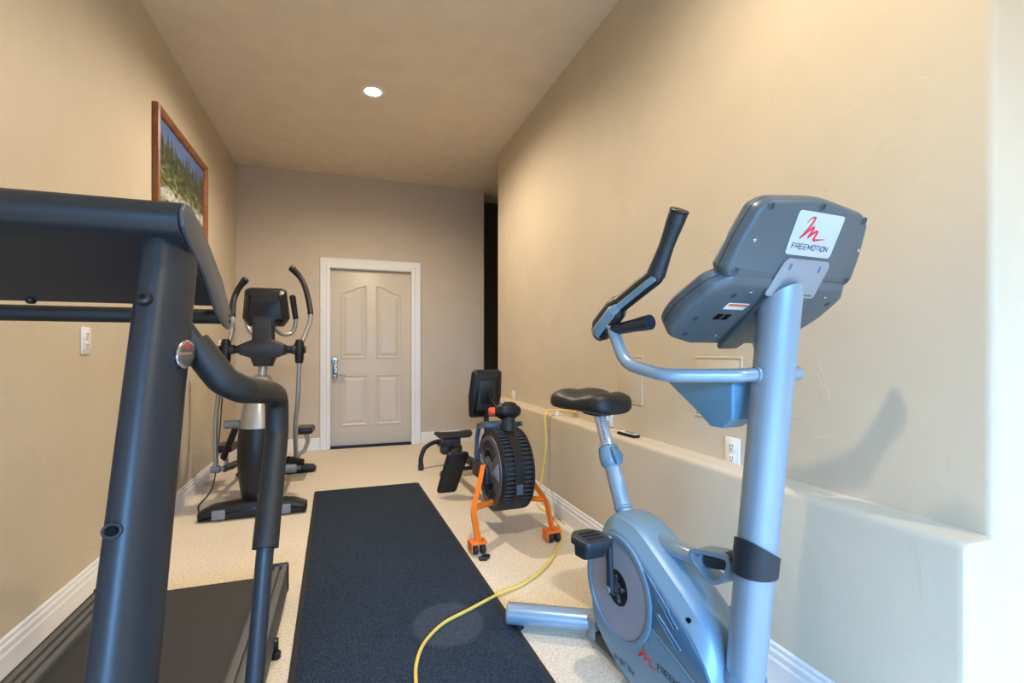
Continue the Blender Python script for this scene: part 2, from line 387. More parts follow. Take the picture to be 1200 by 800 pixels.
# ------------------------------------------------------------------ the setting
struct('floor', bx(bm_(), XL-0.15, 3.75, -2.6, 7.4, -0.1, 0), m_floor)
struct('ceiling', bx(bm_(), XL-0.15, 3.75, -2.6, 7.4, ZC, ZC+0.1), m_ceil)
struct('wall_left', bx(bm_(), XL-0.15, XL, -2.6, YB+0.15, 0, ZC), m_wall)
def wall_right():
    bm = bm_()
    r = 0.022; q = []
    def corner(cx, cy, a0, a1, n=6): return [(cx+r*math.cos(math.radians(a0+(a1-a0)*i/n)), cy+r*math.sin(math.radians(a0+(a1-a0)*i/n))) for i in range(n+1)]
    q = corner(XR+r, YE+r, 270, 180)+corner(XR+r, YF-r, 180, 90)+[(3.6, YF), (3.6, YE)]
    loft(bm, [[(x, y, z) for x, y in q] for z in (0, ZC)])
    return bm
struct('wall_right', wall_right(), m_wall)
def ledge():
    bm = bm_(); o = [(XLED, -0.04)]+[(XLED+0.024-0.024*math.cos(math.radians(i*15)), ZLED-0.024+0.024*math.sin(math.radians(i*15))) for i in range(7)]+[(XR+0.06, ZLED), (XR+0.06, -0.04)]
    return slab(bm, o, YE-0.001, YF+0.001, 0.018, lambda u, v, d: (u, d, v))
struct('wall_right_ledge', ledge(), m_wall)
def wall_back():
    bm = bm_(); y0, y1 = YB, YB+0.15
    bx(bm, XL-0.15, -0.19, y0, y1, 0, ZC); bx(bm, 0.775, XP, y0, y1, 0, ZC); bx(bm, -0.19, 0.775, y0, y1, 2.07, ZC)
    return bm
struct('wall_back', wall_back(), m_back)
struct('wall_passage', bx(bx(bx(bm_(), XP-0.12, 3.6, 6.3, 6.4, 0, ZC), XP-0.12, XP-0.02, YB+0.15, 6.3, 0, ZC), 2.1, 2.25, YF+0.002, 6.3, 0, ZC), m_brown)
# far part of the room behind the camera, with the glazed opening that lets the daylight in
def wall_front():
    bm = bm_(); y0, y1 = -2.6, -2.5
    bx(bm, XL-0.15, -0.95, y0, y1, 0, ZC); bx(bm, 1.75, 3.75, y0, y1, 0, ZC); bx(bm, -0.95, 1.75, y0, y1, 2.1, ZC)
    return bm
struct('wall_front', wall_front(), m_wall)
struct('wall_far_right', bx(bm_(), 3.6, 3.75, -2.6, 7.4, 0, ZC), m_wall)
def frame_front():
    bm = bm_()
    for x in (-0.95, 0.36, 1.67): bx(bm, x, x+0.08, -2.6, -2.5, 0, 2.1, 0.005)
    bx(bm, -0.87, 1.67, -2.6, -2.5, 2.02, 2.1); bx(bm, -0.87, 1.67, -2.6, -2.5, 0, 0.06)
    return bm
struct('window_1', frame_front(), m_white)

def basep(t=0.016, h=0.135):   # baseboard profile (out, up)
    return [(0, 0), (t, 0), (t, h*0.60), (t*0.75, h*0.66), (t*0.75, h*0.80), (t*0.45, h*0.86), (t*0.45, h*0.95), (t*0.2, h), (0, h)]
def base_run(name, a, b, out):
    a, b, n = V((*a, 0)), V((*b, 0)), V((*out, 0))
    struct(name, loft(bm_(), [[e+n*u+V((0, 0, v)) for u, v in basep()] for e in (a, b)]), m_white, sharp=20)
base_run('baseboard_left', (XL, -2.5), (XL, YB), (1, 0))
base_run('baseboard_back_left', (XL+0.016, YB), (-0.265, YB), (0, -1))
base_run('baseboard_back_right', (0.865, YB), (XP, YB), (0, -1))
base_run('baseboard_right', (XLED, YE+0.01), (XLED, YF), (-1, 0))

# door in the back wall
door = bpy.data.objects.new('door_1', None); COL.objects.link(door); door.location = (0.29, YB, 0); door['kind'] = 'structure'; ORIG[door] = (0.29, YB, 0)
def fdoor(yf): return lambda u, v, d: (u, yf-d, v)
YD = YB+0.045
obj('slab', bx(bm_(), -0.165, 0.748, YD, YD+0.045, 0.022, 2.042, 0.002), m_door, door)
def arch(x0, x1, z0, zl, zr, i, n=14):   # tall panel with an S-shaped top, side heights zl and zr, inset by i
    x0, x1, z0, zl, zr = x0+i, x1-i, z0+i, zl-i, zr-i
    return [(x0, z0), (x1, z0)]+[(x1+(x0-x1)*k/n, zr+(zl-zr)*(k/n)**2*(3-2*k/n)) for k in range(n+1)]
for x0, x1, z0, zl, zr in ((-0.045, 0.245, 1.02, 1.79, 1.875), (0.345, 0.635, 1.02, 1.875, 1.79), (-0.045, 0.245, 0.245, 0.835, 0.835), (0.345, 0.635, 0.245, 0.835, 0.835)):
    fo = fdoor(YD); n = 14 if zl != zr else 1; R_ = lambda i: arch(x0, x1, z0, zl, zr, i, n)
    obj('panel_moulding', loft(bm_(), [[fo(u, v, d) for u, v in R_(i)] for i, d in ((0, -0.001), (0.006, 0.010), (0.016, 0.009), (0.030, -0.001))], cap=False), m_door, door, sharp=25)
    obj('raised_panel', loft(bm_(), [[fo(u, v, d) for u, v in R_(i)] for i, d in ((0.034, -0.002), (0.035, 0.0005), (0.066, 0.010), (0.072, 0.010))]), m_door, door, sharp=15)
# casing: moulded profile mitred around the opening
def casing():
    bm = bm_(); prof = [(0, 0), (0, 0.014), (0.012, 0.018), (0.035, 0.018), (0.042, 0.012), (0.085, 0.022), (0.10, 0.026), (0.108, 0.02), (0.108, 0)]
    x0, x1, z1 = -0.155, 0.752, 2.052
    path = [((x0, 0), (-1, 0)), ((x0, z1), (-1, 1)), ((x1, z1), (1, 1)), ((x1, 0), (1, 0))]
    loft(bm, [[(p[0]+o*n[0], YB-d, p[1]+o*n[1]) for o, d in prof] for p, n in path]); return bm
struct('trim_1', casing(), m_white, sharp=20)
obj('jamb', bx(bx(bx(bm_(), -0.19, -0.166, YB, YB+0.12, 0, 2.07), 0.75, 0.775, YB, YB+0.12, 0, 2.07), -0.166, 0.75, YB, YB+0.12, 2.045, 2.07), m_white, door)
obj('door_sweep', bx(bm_(), -0.165, 0.748, YD-0.012, YD+0.03, 0.0, 0.022), m_black, door)
obj('threshold_strip', bx(bm_(), -0.166, 0.75, YB-0.02, YB+0.12, 0.0, 0.006), m_black, door)
lock = obj('lock_plate', slab(bm_(), rpoly([(-0.135, 0.79), (-0.075, 0.79), (-0.075, 0.955), (-0.135, 0.955)], 0.02), 0, 0.03, 0.008, fdoor(YD)), m_chrome, door, 'chrome lock plate with lever')
bm = cyl(bm_(), (-0.105, YD-0.03, 0.83), (-0.105, YD-0.07, 0.83), 0.013)
tube(bm, fillet([(-0.105, YD-0.065, 0.83), (-0.06, YD-0.07, 0.838), (0.015, YD-0.06, 0.832)], 0.03), 0.008)
obj('lever', bm, m_chrome, lock)
bm = cyl(bm_(), (-0.11, YD, 1.0), (-0.11, YD-0.025, 1.0), 0.036, 24, 0.006)
db = obj('deadbolt', bm, m_chrome, door, 'round chrome deadbolt')
obj('lock_cylinder', cyl(bm_(), (-0.11, YD-0.0251, 1.0), (-0.11, YD-0.032, 1.0), 0.016, 16, 0.003), m_bracket, db)
bm = bm_()
for i in range(3):
    for j in range(2): cyl(bm, (-0.115+j*0.02, YD-0.0305, 0.94-i*0.02), (-0.115+j*0.02, YD-0.034, 0.94-i*0.02), 0.006, 10)
o = obj('keypad_buttons', bm, m_slot, lock)

# ------------------------------------------------------------------ ceiling lamps (each carries its own light)
def downlight(loc, label, watt):
    t = thing('recessed_downlight', label, 'ceiling light', loc)
    n = 32; prof = [(0.060, -0.001), (0.062, -0.006), (0.085, -0.006), (0.088, -0.001)]
    bm = bm_(); R = [[bm.verts.new((r*math.cos(2*math.pi*i/n), r*math.sin(2*math.pi*i/n), z)) for i in range(n)] for r, z in prof]
    for a, b in zip(R, R[1:]):
        for i in range(n): bm.faces.new((a[i], a[(i+1) % n], b[(i+1) % n], b[i]))
    obj('trim_ring', bm, m_white, t)
    bm = bm_(); bm.faces.new([bm.verts.new((0.061*math.cos(2*math.pi*i/n), 0.061*math.sin(2*math.pi*i/n), -0.003)) for i in range(n)])
    obj('lens', bm, m_lens, t, 'glowing white lens')
    d = bpy.data.lights.new('lamp_light', 'SPOT'); d.energy = watt; d.color = LAMP_COL; d.spot_size = math.radians(168); d.spot_blend = 0.6; d.shadow_soft_size = 0.035
    lo = bpy.data.objects.new('lamp_light', d); COL.objects.link(lo); lo.parent = t; lo.location = (0, 0, -0.02)
downlight((0.205, 3.876, ZC), 'glowing round recessed downlight in the tan ceiling', 128)
downlight((0.42, 0.96, ZC), 'round recessed downlight in the ceiling above the camera, over the exercise bike', 96)
downlight((2.40, -1.10, ZC), 'added unseen round recessed downlight that warms the wall end, in the wide part of the room', 120)  # added out of view to warm the bare wall end

# ------------------------------------------------------------------ floor mat
mc = [(-0.225, 4.10), (0.585, 4.10), (0.690, 0.70), (-0.160, 0.70)][::-1]; mo = rpoly(mc, 0.012)
t = thing('floor_mat', 'long dark navy carpet mat with black rubber edging on the beige floor', 'mat', (0, 0, 0))
obj('rubber_border', slab(bm_(), mo, 0.0, 0.007, 0.003, lambda u, v, d: (u, v, d)), m_rubber, t)
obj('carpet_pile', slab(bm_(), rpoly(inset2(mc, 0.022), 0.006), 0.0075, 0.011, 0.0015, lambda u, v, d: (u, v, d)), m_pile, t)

# ------------------------------------------------------------------ wall plates
def plate(y0, y1, z0, z1, wall, label, name='outlet_plate', cat='outlet', slots=True):
    x, s = (XL, 1) if wall == 'L' else (XR, -1)
    yc, zc = (y0+y1)/2, (z0+z1)/2
    t = thing(name, label, cat, (x, yc, z0), world=True)
    f = lambda u, v, d: (x+s*d, u, v)
    obj('cover_plate', slab(bm_(), rpoly([(y0, z0), (y1, z0), (y1, z1), (y0, z1)], 0.004), 0, 0.007, 0.003, f), m_plate, t)
    if slots:
        for dz in (0.024, -0.024):
            rc = obj('receptacle', slab(bm_(), rpoly([(yc-0.017, zc+dz-0.017), (yc+0.017, zc+dz-0.017), (yc+0.017, zc+dz+0.017), (yc-0.017, zc+dz+0.017)], 0.007), 0.007, 0.0095, 0.001, f), m_plate, t)
            bm = bm_()
            for du in (-0.007, 0.007): bx(bm, x+s*0.0098-0.0006, x+s*0.0098+0.0006, yc+du-0.0013, yc+du+0.0013, zc+dz, zc+dz+0.010)
            cyl(bm, (x+s*0.009, yc, zc+dz-0.008), (x+s*0.0103, yc, zc+dz-0.008), 0.003, 8)
            obj('slots', bm, m_slot, rc)
    return t, f
plate(1.511, 1.588, 0.640, 0.762, 'R', 'white duplex outlet on the right wall just above the ledge, beside the bike post')
plate(2.47, 2.545, 0.665, 0.765, 'R', 'white outlet holding a plug, behind the bike seat post', slots=True)
plate(4.19, 4.265, 0.662, 0.742, 'R', 'white outlet at the far end of the right ledge, beside the rower')
plate(2.633, 2.715, 1.095, 1.217, 'L', 'white outlet plate on the left wall below the treadmill console')
plate(5.09, 5.17, 1.09, 1.21, 'L', 'small white outlet on the left wall behind the elliptical trainer')
t = thing('plug_adapter', 'white plug adapter in the outlet behind the bike seat post', 'adapter', (XR, 2.56, 0.69), world=True)
obj('body', bx(bm_(), XR-0.055, XR-0.0105, 2.50, 2.58, 0.695, 0.745, 0.008), m_plate, t)
obj('prong_cap', cyl(bm_(), (XR-0.055, 2.54, 0.72), (XR-0.066, 2.54, 0.72), 0.012, 14, 0.003), m_plate, t)
# flush access panels on the right wall
for (y0, y1, z0, z1, lb) in ((2.175, 2.435, 0.822, 1.083, 'square wall-coloured access panel on the right wall above the bike seat'), (1.50, 1.777, 0.822, 1.087, 'square wall-coloured access panel on the right wall behind the bike handlebar')):
    t = thing('access_panel', lb, 'panel', (XR, (y0+y1)/2, z0), world=True)
    f = lambda u, v, d: (XR-d, u, v)
    o1 = [(y0, z0), (y1, z0), (y1, z1), (y0, z1)]
    bm = bm_(); rr = [inset2(o1, i) for i in (0, 0.002, 0.009, 0.011)]
    loft(bm, [[f(u, v, d) for u, v in rg] for rg, d in zip(rr, (0, 0.005, 0.005, 0.0))], cap=False)
    obj('rim', bm, m_wall, t)
    obj('cover', slab(bm_(), inset2(o1, 0.013), 0, 0.004, 0.0015, f), m_wall, t)

# framed picture
PY0, PY1, PZ0, PZ1 = 3.47, 4.585, 1.90, 2.62
t = thing('framed_picture', 'framed landscape picture in reddish brown wood hanging on the left wall', 'picture', (XL, PY0, PZ0), world=True)
bm = bm_(); prof = [(0, 0.0), (0, 0.030), (0.012, 0.038), (0.030, 0.034), (0.044, 0.022), (0.048, 0.012), (0.048, 0.0)]
cs = [((PY0, PZ0), (1, 1)), ((PY1, PZ0), (-1, 1)), ((PY1, PZ1), (-1, -1)), ((PY0, PZ1), (1, -1))]
R = [[bm.verts.new((XL+0.002+d, p[0]+o*n[0], p[1]+o*n[1])) for o, d in prof] for p, n in cs]
for i in range(4):
    a, b = R[i], R[(i+1) % 4]
    for j in range(len(prof)-1): bm.faces.new((a[j], a[j+1], b[j+1], b[j]))
obj('frame', bm, m_wood, t, sharp=25)
obj('print', bx(bm_(), XL+0.003, XL+0.010, PY0+0.042, PY1-0.042, PZ0+0.042, PZ1-0.042), picture_mat(), t, 'landscape print with trees and a white cascade')

# remote on the ledge
t = thing('remote_control', 'black and silver remote control lying on the right ledge', 'remote', (1.42, 2.22, ZLED), math.radians(4))
obj('body', slab(bm_(), rpoly([(-0.022, -0.075), (0.022, -0.075), (0.024, 0.075), (-0.024, 0.075)], 0.012), 0.0, 0.016, 0.005, lambda u, v, d: (u, v, d)), m_black, t)
obj('keypad_face', slab(bm_(), rpoly([(-0.018, -0.07), (0.018, -0.07), (0.02, 0.07), (-0.02, 0.07)], 0.01), 0.016, 0.019, 0.001, lambda u, v, d: (u, v, d)), mat('remote_silver', (0.70, 0.68, 0.63), 0.4), t)
for i in range(4):
    for j in (-1, 0, 1): obj('button', cyl(bm_(), (j*0.010, -0.045+i*0.02, 0.0188), (j*0.010, -0.045+i*0.02, 0.0215), 0.0035, 8), m_black, t)

# ================================================================== TREADMILL (room coordinates)
tm = thing('treadmill', 'dark charcoal treadmill at the left wall, seen from behind its console', 'treadmill', (-0.59, 1.3, 0), world=True)
TX0, TX1 = -0.94, -0.24
obj('deck', bx(bm_(), TX0+0.03, TX1-0.03, 0.45, 2.30, 0.045, 0.140, 0.006), m_black, tm)
bm = bm_(); bo = [(0.78, 0.141), (2.27, 0.141)]
for i in range(9): a = math.radians(90-180*i/8); bo.append((2.285+0.033*math.cos(a), 0.112+0.036*math.sin(a)))
bo += [(0.78, 0.076)]
loft(bm, [[(x, y, z) for y, z in bo] for x in (TX0+0.095, TX1-0.095)])
obj('running_belt', bm, m_belt, tm)
def side_rail(x0, x1):
    bm = bm_(); z0, z1 = 0.045, 0.160; wd = (x1-x0); p = [(x0, z0), (x1, z0), (x1, z1-0.004)]
    k = 3; rw = (wd-0.004)/k
    for i in range(k):
        xa = x1-0.002-i*rw; xb = xa-rw
        p += [(xa, z1), (xb+0.012, z1), (xb+0.010, z1-0.014), (xb+0.001, z1-0.014)]
    p += [(x0, z1-0.004)]
    loft(bm, [[(x, y, z) for x, z in p] for y in (0.60, 2.355)]); return bm
for x0, x1 in ((TX0, TX0+0.094), (TX1-0.094, TX1)):
    obj('side_rail', side_rail(x0, x1), m_rail, tm, sharp=15)
    cx = (x0+x1)/2
    obj('rear_end_cap', bx(bm_(), x0-0.003, x1+0.003, 2.352, 2.385, 0.038, 0.164, 0.006), m_black, tm)
    xo = TX0-0.002 if cx < -0.6 else TX1+0.002
    sg = -1 if cx < -0.6 else 1
    bm = cyl(bm_(), (xo+sg*0.004, 1.93, 0.0), (xo+sg*0.004, 1.93, 0.025), 0.016, 14, 0.003); cyl(bm, (xo+sg*0.004, 1.93, 0.02), (xo+sg*0.004, 1.93, 0.055), 0.008, 10); box(bm, (xo-sg*0.004, 1.93, 0.06), (0.03, 0.03, 0.02), 0.004)
    obj('leveling_foot', bm, m_black, tm)
obj('rear_roller_cover', bx(bm_(), TX0+0.09, TX1-0.09, 2.27, 2.31, 0.05, 0.09, 0.004), m_black, tm)
hood = [(0.40, 0.03), (0.86, 0.03), (0.86, 0.155), (0.80, 0.21), (0.62, 0.25), (0.45, 0.22), (0.38, 0.12)]
obj('motor_hood', slab(bm_(), rpoly(hood, 0.03), TX0+0.03, TX1-0.03, 0.02, lambda u, v, d: (d, u, v)), m_tmc, tm)
for y in (0.5, 0.7): obj('transport_wheel', cyl(bm_(), (TX0+0.06, y, 0.03), (TX1-0.06, y, 0.03), 0.03, 16, 0.005), m_rubber, tm)
# uprights: leaning flattened tubes, rounded nose towards the front
def upright(xc):
    a, b = V((xc, 0.655, 0.10)), V((xc, 1.035, 1.335)); n = 28
    sec = []
    W, D = 0.031, 0.053; rot = math.radians(-20); cr_, sr_ = math.cos(rot), math.sin(rot)
    for i in range(n):
        t = 2*math.pi*i/n; cx_, sy_ = math.cos(t), math.sin(t)
        ex = 0.80; sec.append((W*math.copysign(abs(cx_)**ex, cx_), D*math.copysign(abs(sy_)**0.85, sy_)))
    k = 14
    return loft(bm_(), [[a+(b-a)*(j/k)+V((u*cr_-v*sr_, u*sr_+v*cr_, 0)) for u, v in sec] for j in range(k+1)])
for xc in (-0.295, -0.885):
    up = obj('upright', upright(xc), m_tm, tm)
def on_up(z): return 0.655+0.38*(z-0.10)/1.235
FR = lambda z: on_up(z)-0.0535
for z, r in ((1.195, 0.0125),):
    y = FR(z); d = V((0, -1, 0.30)).normalized(); c = V((-0.308, y, z))
    obj('bolt', tube(bm_(), [c-d*0.006, c+d*0.002, c+d*0.006, c+d*0.008], [r, r, r*0.8, r*0.3], 16), m_black, tm)
    hb = bm_(); c2 = c+d*0.0085; tube(hb, [c2-d*0.001, c2+d*0.0005], r*0.35, 6); obj('bolt_socket', hb, m_slot, tm)
z = 0.855; y = FR(z); d = V((0, -1, 0.30)).normalized(); c = V((-0.312, y-0.001, z))
obj('screw_hole', tube(bm_(), [c-d*0.004, c+d*0.0016], 0.0068, 14), m_slot, tm)
bm = bm_(); n = 20
cc = [c+V((math.cos(2*math.pi*i/n)*0.011, 0, 0))+V((0, 0.30, 1)).normalized()*math.sin(2*math.pi*i/n)*0.009 for i in range(n)]
tube(bm, cc+[cc[0]], 0.0022, 8, cap=False); obj('hole_rim', bm, m_tm, tm)
# chrome badge on the flat outer side of the near upright
bo = [(0.968+0.023*math.cos(2*math.pi*i/24), 1.106+0.023*math.sin(2*math.pi*i/24)*(1.0 if math.sin(2*math.pi*i/24) > 0 else 1.15)) for i in range(24)]
nB = V((math.cos(math.radians(20)), -math.sin(math.radians(20)), 0)); tB = V((math.sin(math.radians(20)), math.cos(math.radians(20)), 0)); cB = V((-0.295, on_up(1.106), 1.106))
fb = lambda u, v, d: cB+nB*(0.0305+d)+tB*(u-0.953)+V((0, (v-1.106)*0.307, v-1.106))
bg = obj('badge', slab(bm_(), bo, 0, 0.006, 0.002, fb), m_chrome, tm, 'oval chrome badge with a red field')
obj('badge_red_field', slab(bm_(), rpoly([(0.956, 1.113), (0.972, 1.113), (0.970, 1.122), (0.960, 1.121)], 0.003), 0.0068, 0.0078, 0.0004, fb), mat('badge_red', (0.42, 0.03, 0.03), 0.3), bg)
for p in ([(0.950, 1.108), (0.986, 1.108), (0.982, 1.119), (0.968, 1.125), (0.954, 1.119)], [(0.950, 1.104), (0.954, 1.092), (0.968, 1.084), (0.982, 1.092), (0.986, 1.104)]):
    obj('badge_grey_field', slab(bm_(), rpoly(p, 0.003), 0.006, 0.007, 0.0005, fb), mat('badge_grey', (0.12, 0.11, 0.10), 0.35, 0.5), bg)
# console: rolled top edge running down into a sloping back
cap = [(0.954, 1.345), (0.960, 1.322), (0.985, 1.306), (1.090, 1.258), (1.183, 1.196), (1.262, 1.166), (1.300, 1.160), (1.322, 1.172), (1.323, 1.200), (1.232, 1.270), (1.090, 1.340), (1.000, 1.368), (0.970, 1.364)]
roll = []
for i in range(11):
    a = math.radians(70+160*i/10); roll.append((0.983+0.034*math.cos(a), 1.332+0.034*math.sin(a)))
prof = roll+[(1.00, 1.292), (1.085, 1.247), (1.172, 1.205), (1.182, 1.210), (1.20, 1.268)]
bm = bm_(); loft(bm, [[(x, y, z) for y, z in prof] for x in (-0.92, -0.265)])
obj('console_housing', bm, m_tmc, tm, sharp=30)
dp = [(1.02, 1.362), (1.20, 1.268), (1.21, 1.276), (1.03, 1.372)]
obj('console_face', loft(bm_(), [[(x, y, z) for y, z in dp] for x in (-0.90, -0.29)]), m_black, tm)
for xa, xb in ((-0.265, -0.258), (-0.926, -0.919)):
    e = obj('console_end_plate', slab(bm_(), rpoly(cap, 0.012), xa, xb, 0.0015, lambda u, v, d: (d, u, v)), m_tmcap, tm)
    for dz in (0.0, 0.014):
        xs = xb if xa > -0.5 else xa
        obj('screw', bx(bm_(), xs-0.0008, xs+0.0008, 1.298, 1.306, 1.176+dz, 1.183+dz), m_slot, e)
obj('crossbar', cyl(bm_(), (-0.92, 1.25, 1.187), (-0.265, 1.25, 1.187), 0.0165, 18), m_foam, tm)
obj('console_knob', cyl(bm_(), (-0.565, 1.172, 1.215), (-0.565, 1.170, 1.200), 0.008, 14, 0.003), m_black, tm)
def handrail(s, cx):
    X = lambda x: cx+s*(x+0.59)
    p = [(-0.280, 1.025, 1.155), (-0.262, 1.027, 1.125), (-0.215, 1.03, 1.055), (-0.188, 1.055, 1.036), (-0.170, 1.25, 1.015), (-0.165, 1.375, 0.995), (-0.165, 1.375, 0.90), (-0.170, 1.215, 0.66), (-0.186, 1.135, 0.33), (-0.225, 1.09, 0.11)]
    P = fillet([(X(a), b, c) for a, b, c in p], [0, .01, .03, .03, .1, .05, .06, .15, .2, 0], 7)
    h = obj('handrail', tube(bm_(), P, 0.0185, 16), m_tm, tm)
    k = max(i for i, q in enumerate(P) if q.z > 0.66)
    F_ = P[:k+1]
    obj('foam_grip', tube(bm_(), F_[1:], 0.0275, 18), m_foam, h, 'black foam grip')
    return h
handrail(1, -0.59); handrail(-1, -0.59)

# ================================================================== ELLIPTICAL (room coordinates)
el = thing('elliptical_trainer', 'silver and black elliptical trainer in the far left corner near the door', 'elliptical', (-0.57, 3.9, 0), world=True)
EX = -0.575
fo_ = rpoly([(-0.325, 0), (0.325, 0), (0.325, 0.052), (0.25, 0.085), (0.08, 0.105), (-0.08, 0.105), (-0.25, 0.085), (-0.325, 0.052)], 0.012)
def ff(u, v, d): return (EX+u, 3.66+d-0.0, v+0.004)
fs = obj('front_stabilizer', slab(bm_(), fo_, -0.07, 0.07, 0.02, ff), m_black, el)
for sx in (-0.20, 0.19):
    obj('grey_sleeve', bx(bm_(), EX+sx-0.04, EX+sx+0.04, 3.583, 3.62, 0.012, 0.075, 0.008), m_elgrey, fs)
for sx in (-0.28, 0.28): obj('foot_pad', bx(bm_(), EX+sx-0.04, EX+sx+0.04, 3.62, 3.72, 0.0, 0.012, 0.003), m_rubber, fs)
obj('spine', bx(bm_(), EX-0.05, EX+0.05, 3.70, 4.85, 0.03, 0.10, 0.01), m_black, el)
ro = rpoly([(-0.30, 0), (0.30, 0), (0.33, 0.03), (0.30, 0.06), (0.1, 0.085), (-0.1, 0.085), (-0.30, 0.06), (-0.33, 0.03)], 0.01)
obj('rear_stabilizer', slab(bm_(), ro, -0.06, 0.06, 0.015, lambda u, v, d: (EX+u, 4.83+d, v)), m_black, el)
# shroud seen edge-on: lens-shaped in front view; black below, silver above
def shroud_rings(z0, z1, n, yshift=0.0, grow=0.0):
    rings = []
    for i in range(n+1):
        z = z0+(z1-z0)*i/n
        t = (z-0.09)/(0.86-0.09); t = max(0.0, min(1.0, t))
        hw = 0.088+0.062*math.sin(math.pi*(0.15+0.72*t))-0.045*t*t+grow
        yf = 3.655+0.10*t*t-0.05*math.sin(math.pi*t); yb = 4.28-0.28*t**2.5
        ring = []
        for j in range(32):
            a = 2*math.pi*j/32; ca, sa = math.cos(a), math.sin(a)
            ring.append((EX+hw*math.copysign(abs(ca)**0.75, ca), (yf+yb)/2+(yb-yf)/2*math.copysign(abs(sa)**0.9, sa), z))
        rings.append(ring)
    return rings
obj('shroud', loft(bm_(), shroud_rings(0.09, 0.58, 14)), m_black, el)
obj('upper_shroud', loft(bm_(), shroud_rings(0.582, 0.80, 8)), m_elsil, el, 'silver upper half of the shroud')
nk = [[(EX+0.01+hw*math.cos(2*math.pi*j/24), yc+d*math.sin(2*math.pi*j/24), z) for j in range(24)] for hw, d, yc, z in ((0.088, 0.13, 3.88, 0.802), (0.082, 0.12, 3.88, 0.86), (0.066, 0.09, 3.88, 0.92), (0.05, 0.06, 3.885, 0.935))]
obj('neck_cover', loft(bm_(), nk), m_elsil, el)
obj('power_jack', cyl(bm_(), (EX+0.03, 3.66, 0.135), (EX+0.03, 3.635, 0.135), 0.018, 14, 0.003), mat('maroon_plastic', (0.18, 0.01, 0.02), 0.4), el, 'red power jack')
obj('indicator', cyl(bm_(), (EX+0.085, 3.68, 0.155), (EX+0.085, 3.655, 0.155), 0.010, 12, 0.003), m_plate, el)
obj('mast', cyl(bm_(), (EX+0.01, 3.885, 0.92), (EX+0.03, 3.905, 1.12), 0.031, 18), m_elsil, el)
# handlebar hub, crossbar, sleeves
hub = [[(EX+0.02+u, 3.90+v, z) for u, v in rpoly([(-a, -b), (a, -b), (a, b), (-a, b)], 0.03)] for a, b, z in ((0.062, 0.05, 1.00), (0.08, 0.07, 1.06), (0.15, 0.075, 1.085), (0.155, 0.075, 1.15), (0.115, 0.07, 1.17), (0.072, 0.055, 1.19), (0.07, 0.05, 1.33), (0.085, 0.045, 1.36))]
obj('pivot_hub', loft(bm_(), hub), m_dgrey, el)
for s in (-1, 1):
    obj('crossbar_arm', cyl(bm_(), (EX+0.02+s*0.12, 3.9, 1.12), (EX+0.02+s*0.235, 3.9, 1.12), 0.028, 16), m_black, el)
    obj('pivot_collar', cyl(bm_(), (EX+0.02+s*0.185, 3.9, 1.12), (EX+0.02+s*0.222, 3.9, 1.12), 0.034, 16, 0.004), m_dgrey, el)
# console head
def fcon(u, v, d):   # tilted outline: u across, v up the back, d towards the user
    a = math.radians(20); return (EX+0.035+u, 3.90-v*math.sin(a)*0.5+d*math.cos(a)+0.02, 1.285+v*math.cos(a)+d*math.sin(a))
co = rpoly([(-0.115, 0), (0.115, 0), (0.155, 0.06), (0.135, 0.27), (0.10, 0.285), (-0.10, 0.285), (-0.135, 0.27), (-0.155, 0.06)], 0.02)
ch = obj('console', pillow(bm_(), co, [(-0.05, 0.045), (-0.045, 0.03), (-0.005, 0.004), (0.01, 0), (0.045, 0), (0.052, 0.006)], fcon), m_black, el)
obj('console_recess', slab(bm_(), rpoly([(-0.065, 0.0), (0.065, 0.0), (0.06, 0.10), (-0.06, 0.10)], 0.01), -0.058, -0.048, 0.003, fcon), m_dgrey, ch)
obj('handle_slot', slab(bm_(), rpoly([(-0.07, 0.205), (0.07, 0.205), (0.07, 0.225), (-0.07, 0.225)], 0.008), -0.052, -0.046, 0.001, fcon), m_dgrey, ch)
obj('screen', slab(bm_(), rpoly([(-0.09, 0.12), (0.09, 0.12), (0.08, 0.26), (-0.08, 0.26)], 0.008), 0.0522, 0.054, 0.0005, fcon), mat('dark_screen', (0.02, 0.025, 0.02), 0.15), ch)
def arm(pts, low, s):
    P = cmr(pts, 7)
    a = obj('moving_arm', tube(bm_(), P, 0.017, 14), m_elsil, el)
    k = int(len(P)*0.42); g = P[k:]; kk = len(g)
    rr = [0.021 if i < kk-8 else 0.021+0.006*(i-(kk-8))/7 for i in range(kk)]
    obj('grip', tube(bm_(), g, rr, 14, capround=True), m_foam, a, 'black foam grip')
    L = obj('lower_arm', tube(bm_(), cmr(low, 7), 0.018, 14, flat=(1.15, 0.9)), m_elsil, el)
    x = pts[0][0]
    bm = tube(bm_(), [(x, 3.9, 1.02), (x, 3.9, 1.05), (x, 3.9, 1.16), (x-s*0.0, 3.905, 1.19)], [0.026, 0.031, 0.033, 0.024], 16)
    obj('arm_sleeve', bm, m_black, el)
    obj('pivot_cap', cyl(bm_(), (x+s*0.03, 3.9, 1.12), (x+s*0.045, 3.9, 1.12), 0.028, 16, 0.004), m_dgrey, el)
arm([(-0.318, 3.9, 1.13), (-0.284, 3.93, 1.225), (-0.251, 3.97, 1.324), (-0.247, 4.0, 1.391), (-0.265, 4.05, 1.50), (-0.295, 4.08, 1.614), (-0.333, 4.1, 1.688), (-0.385, 4.08, 1.745)],
    [(-0.317, 3.9, 1.053), (-0.330, 3.92, 0.736), (-0.350, 3.97, 0.539), (-0.355, 4.10, 0.215)], 1)
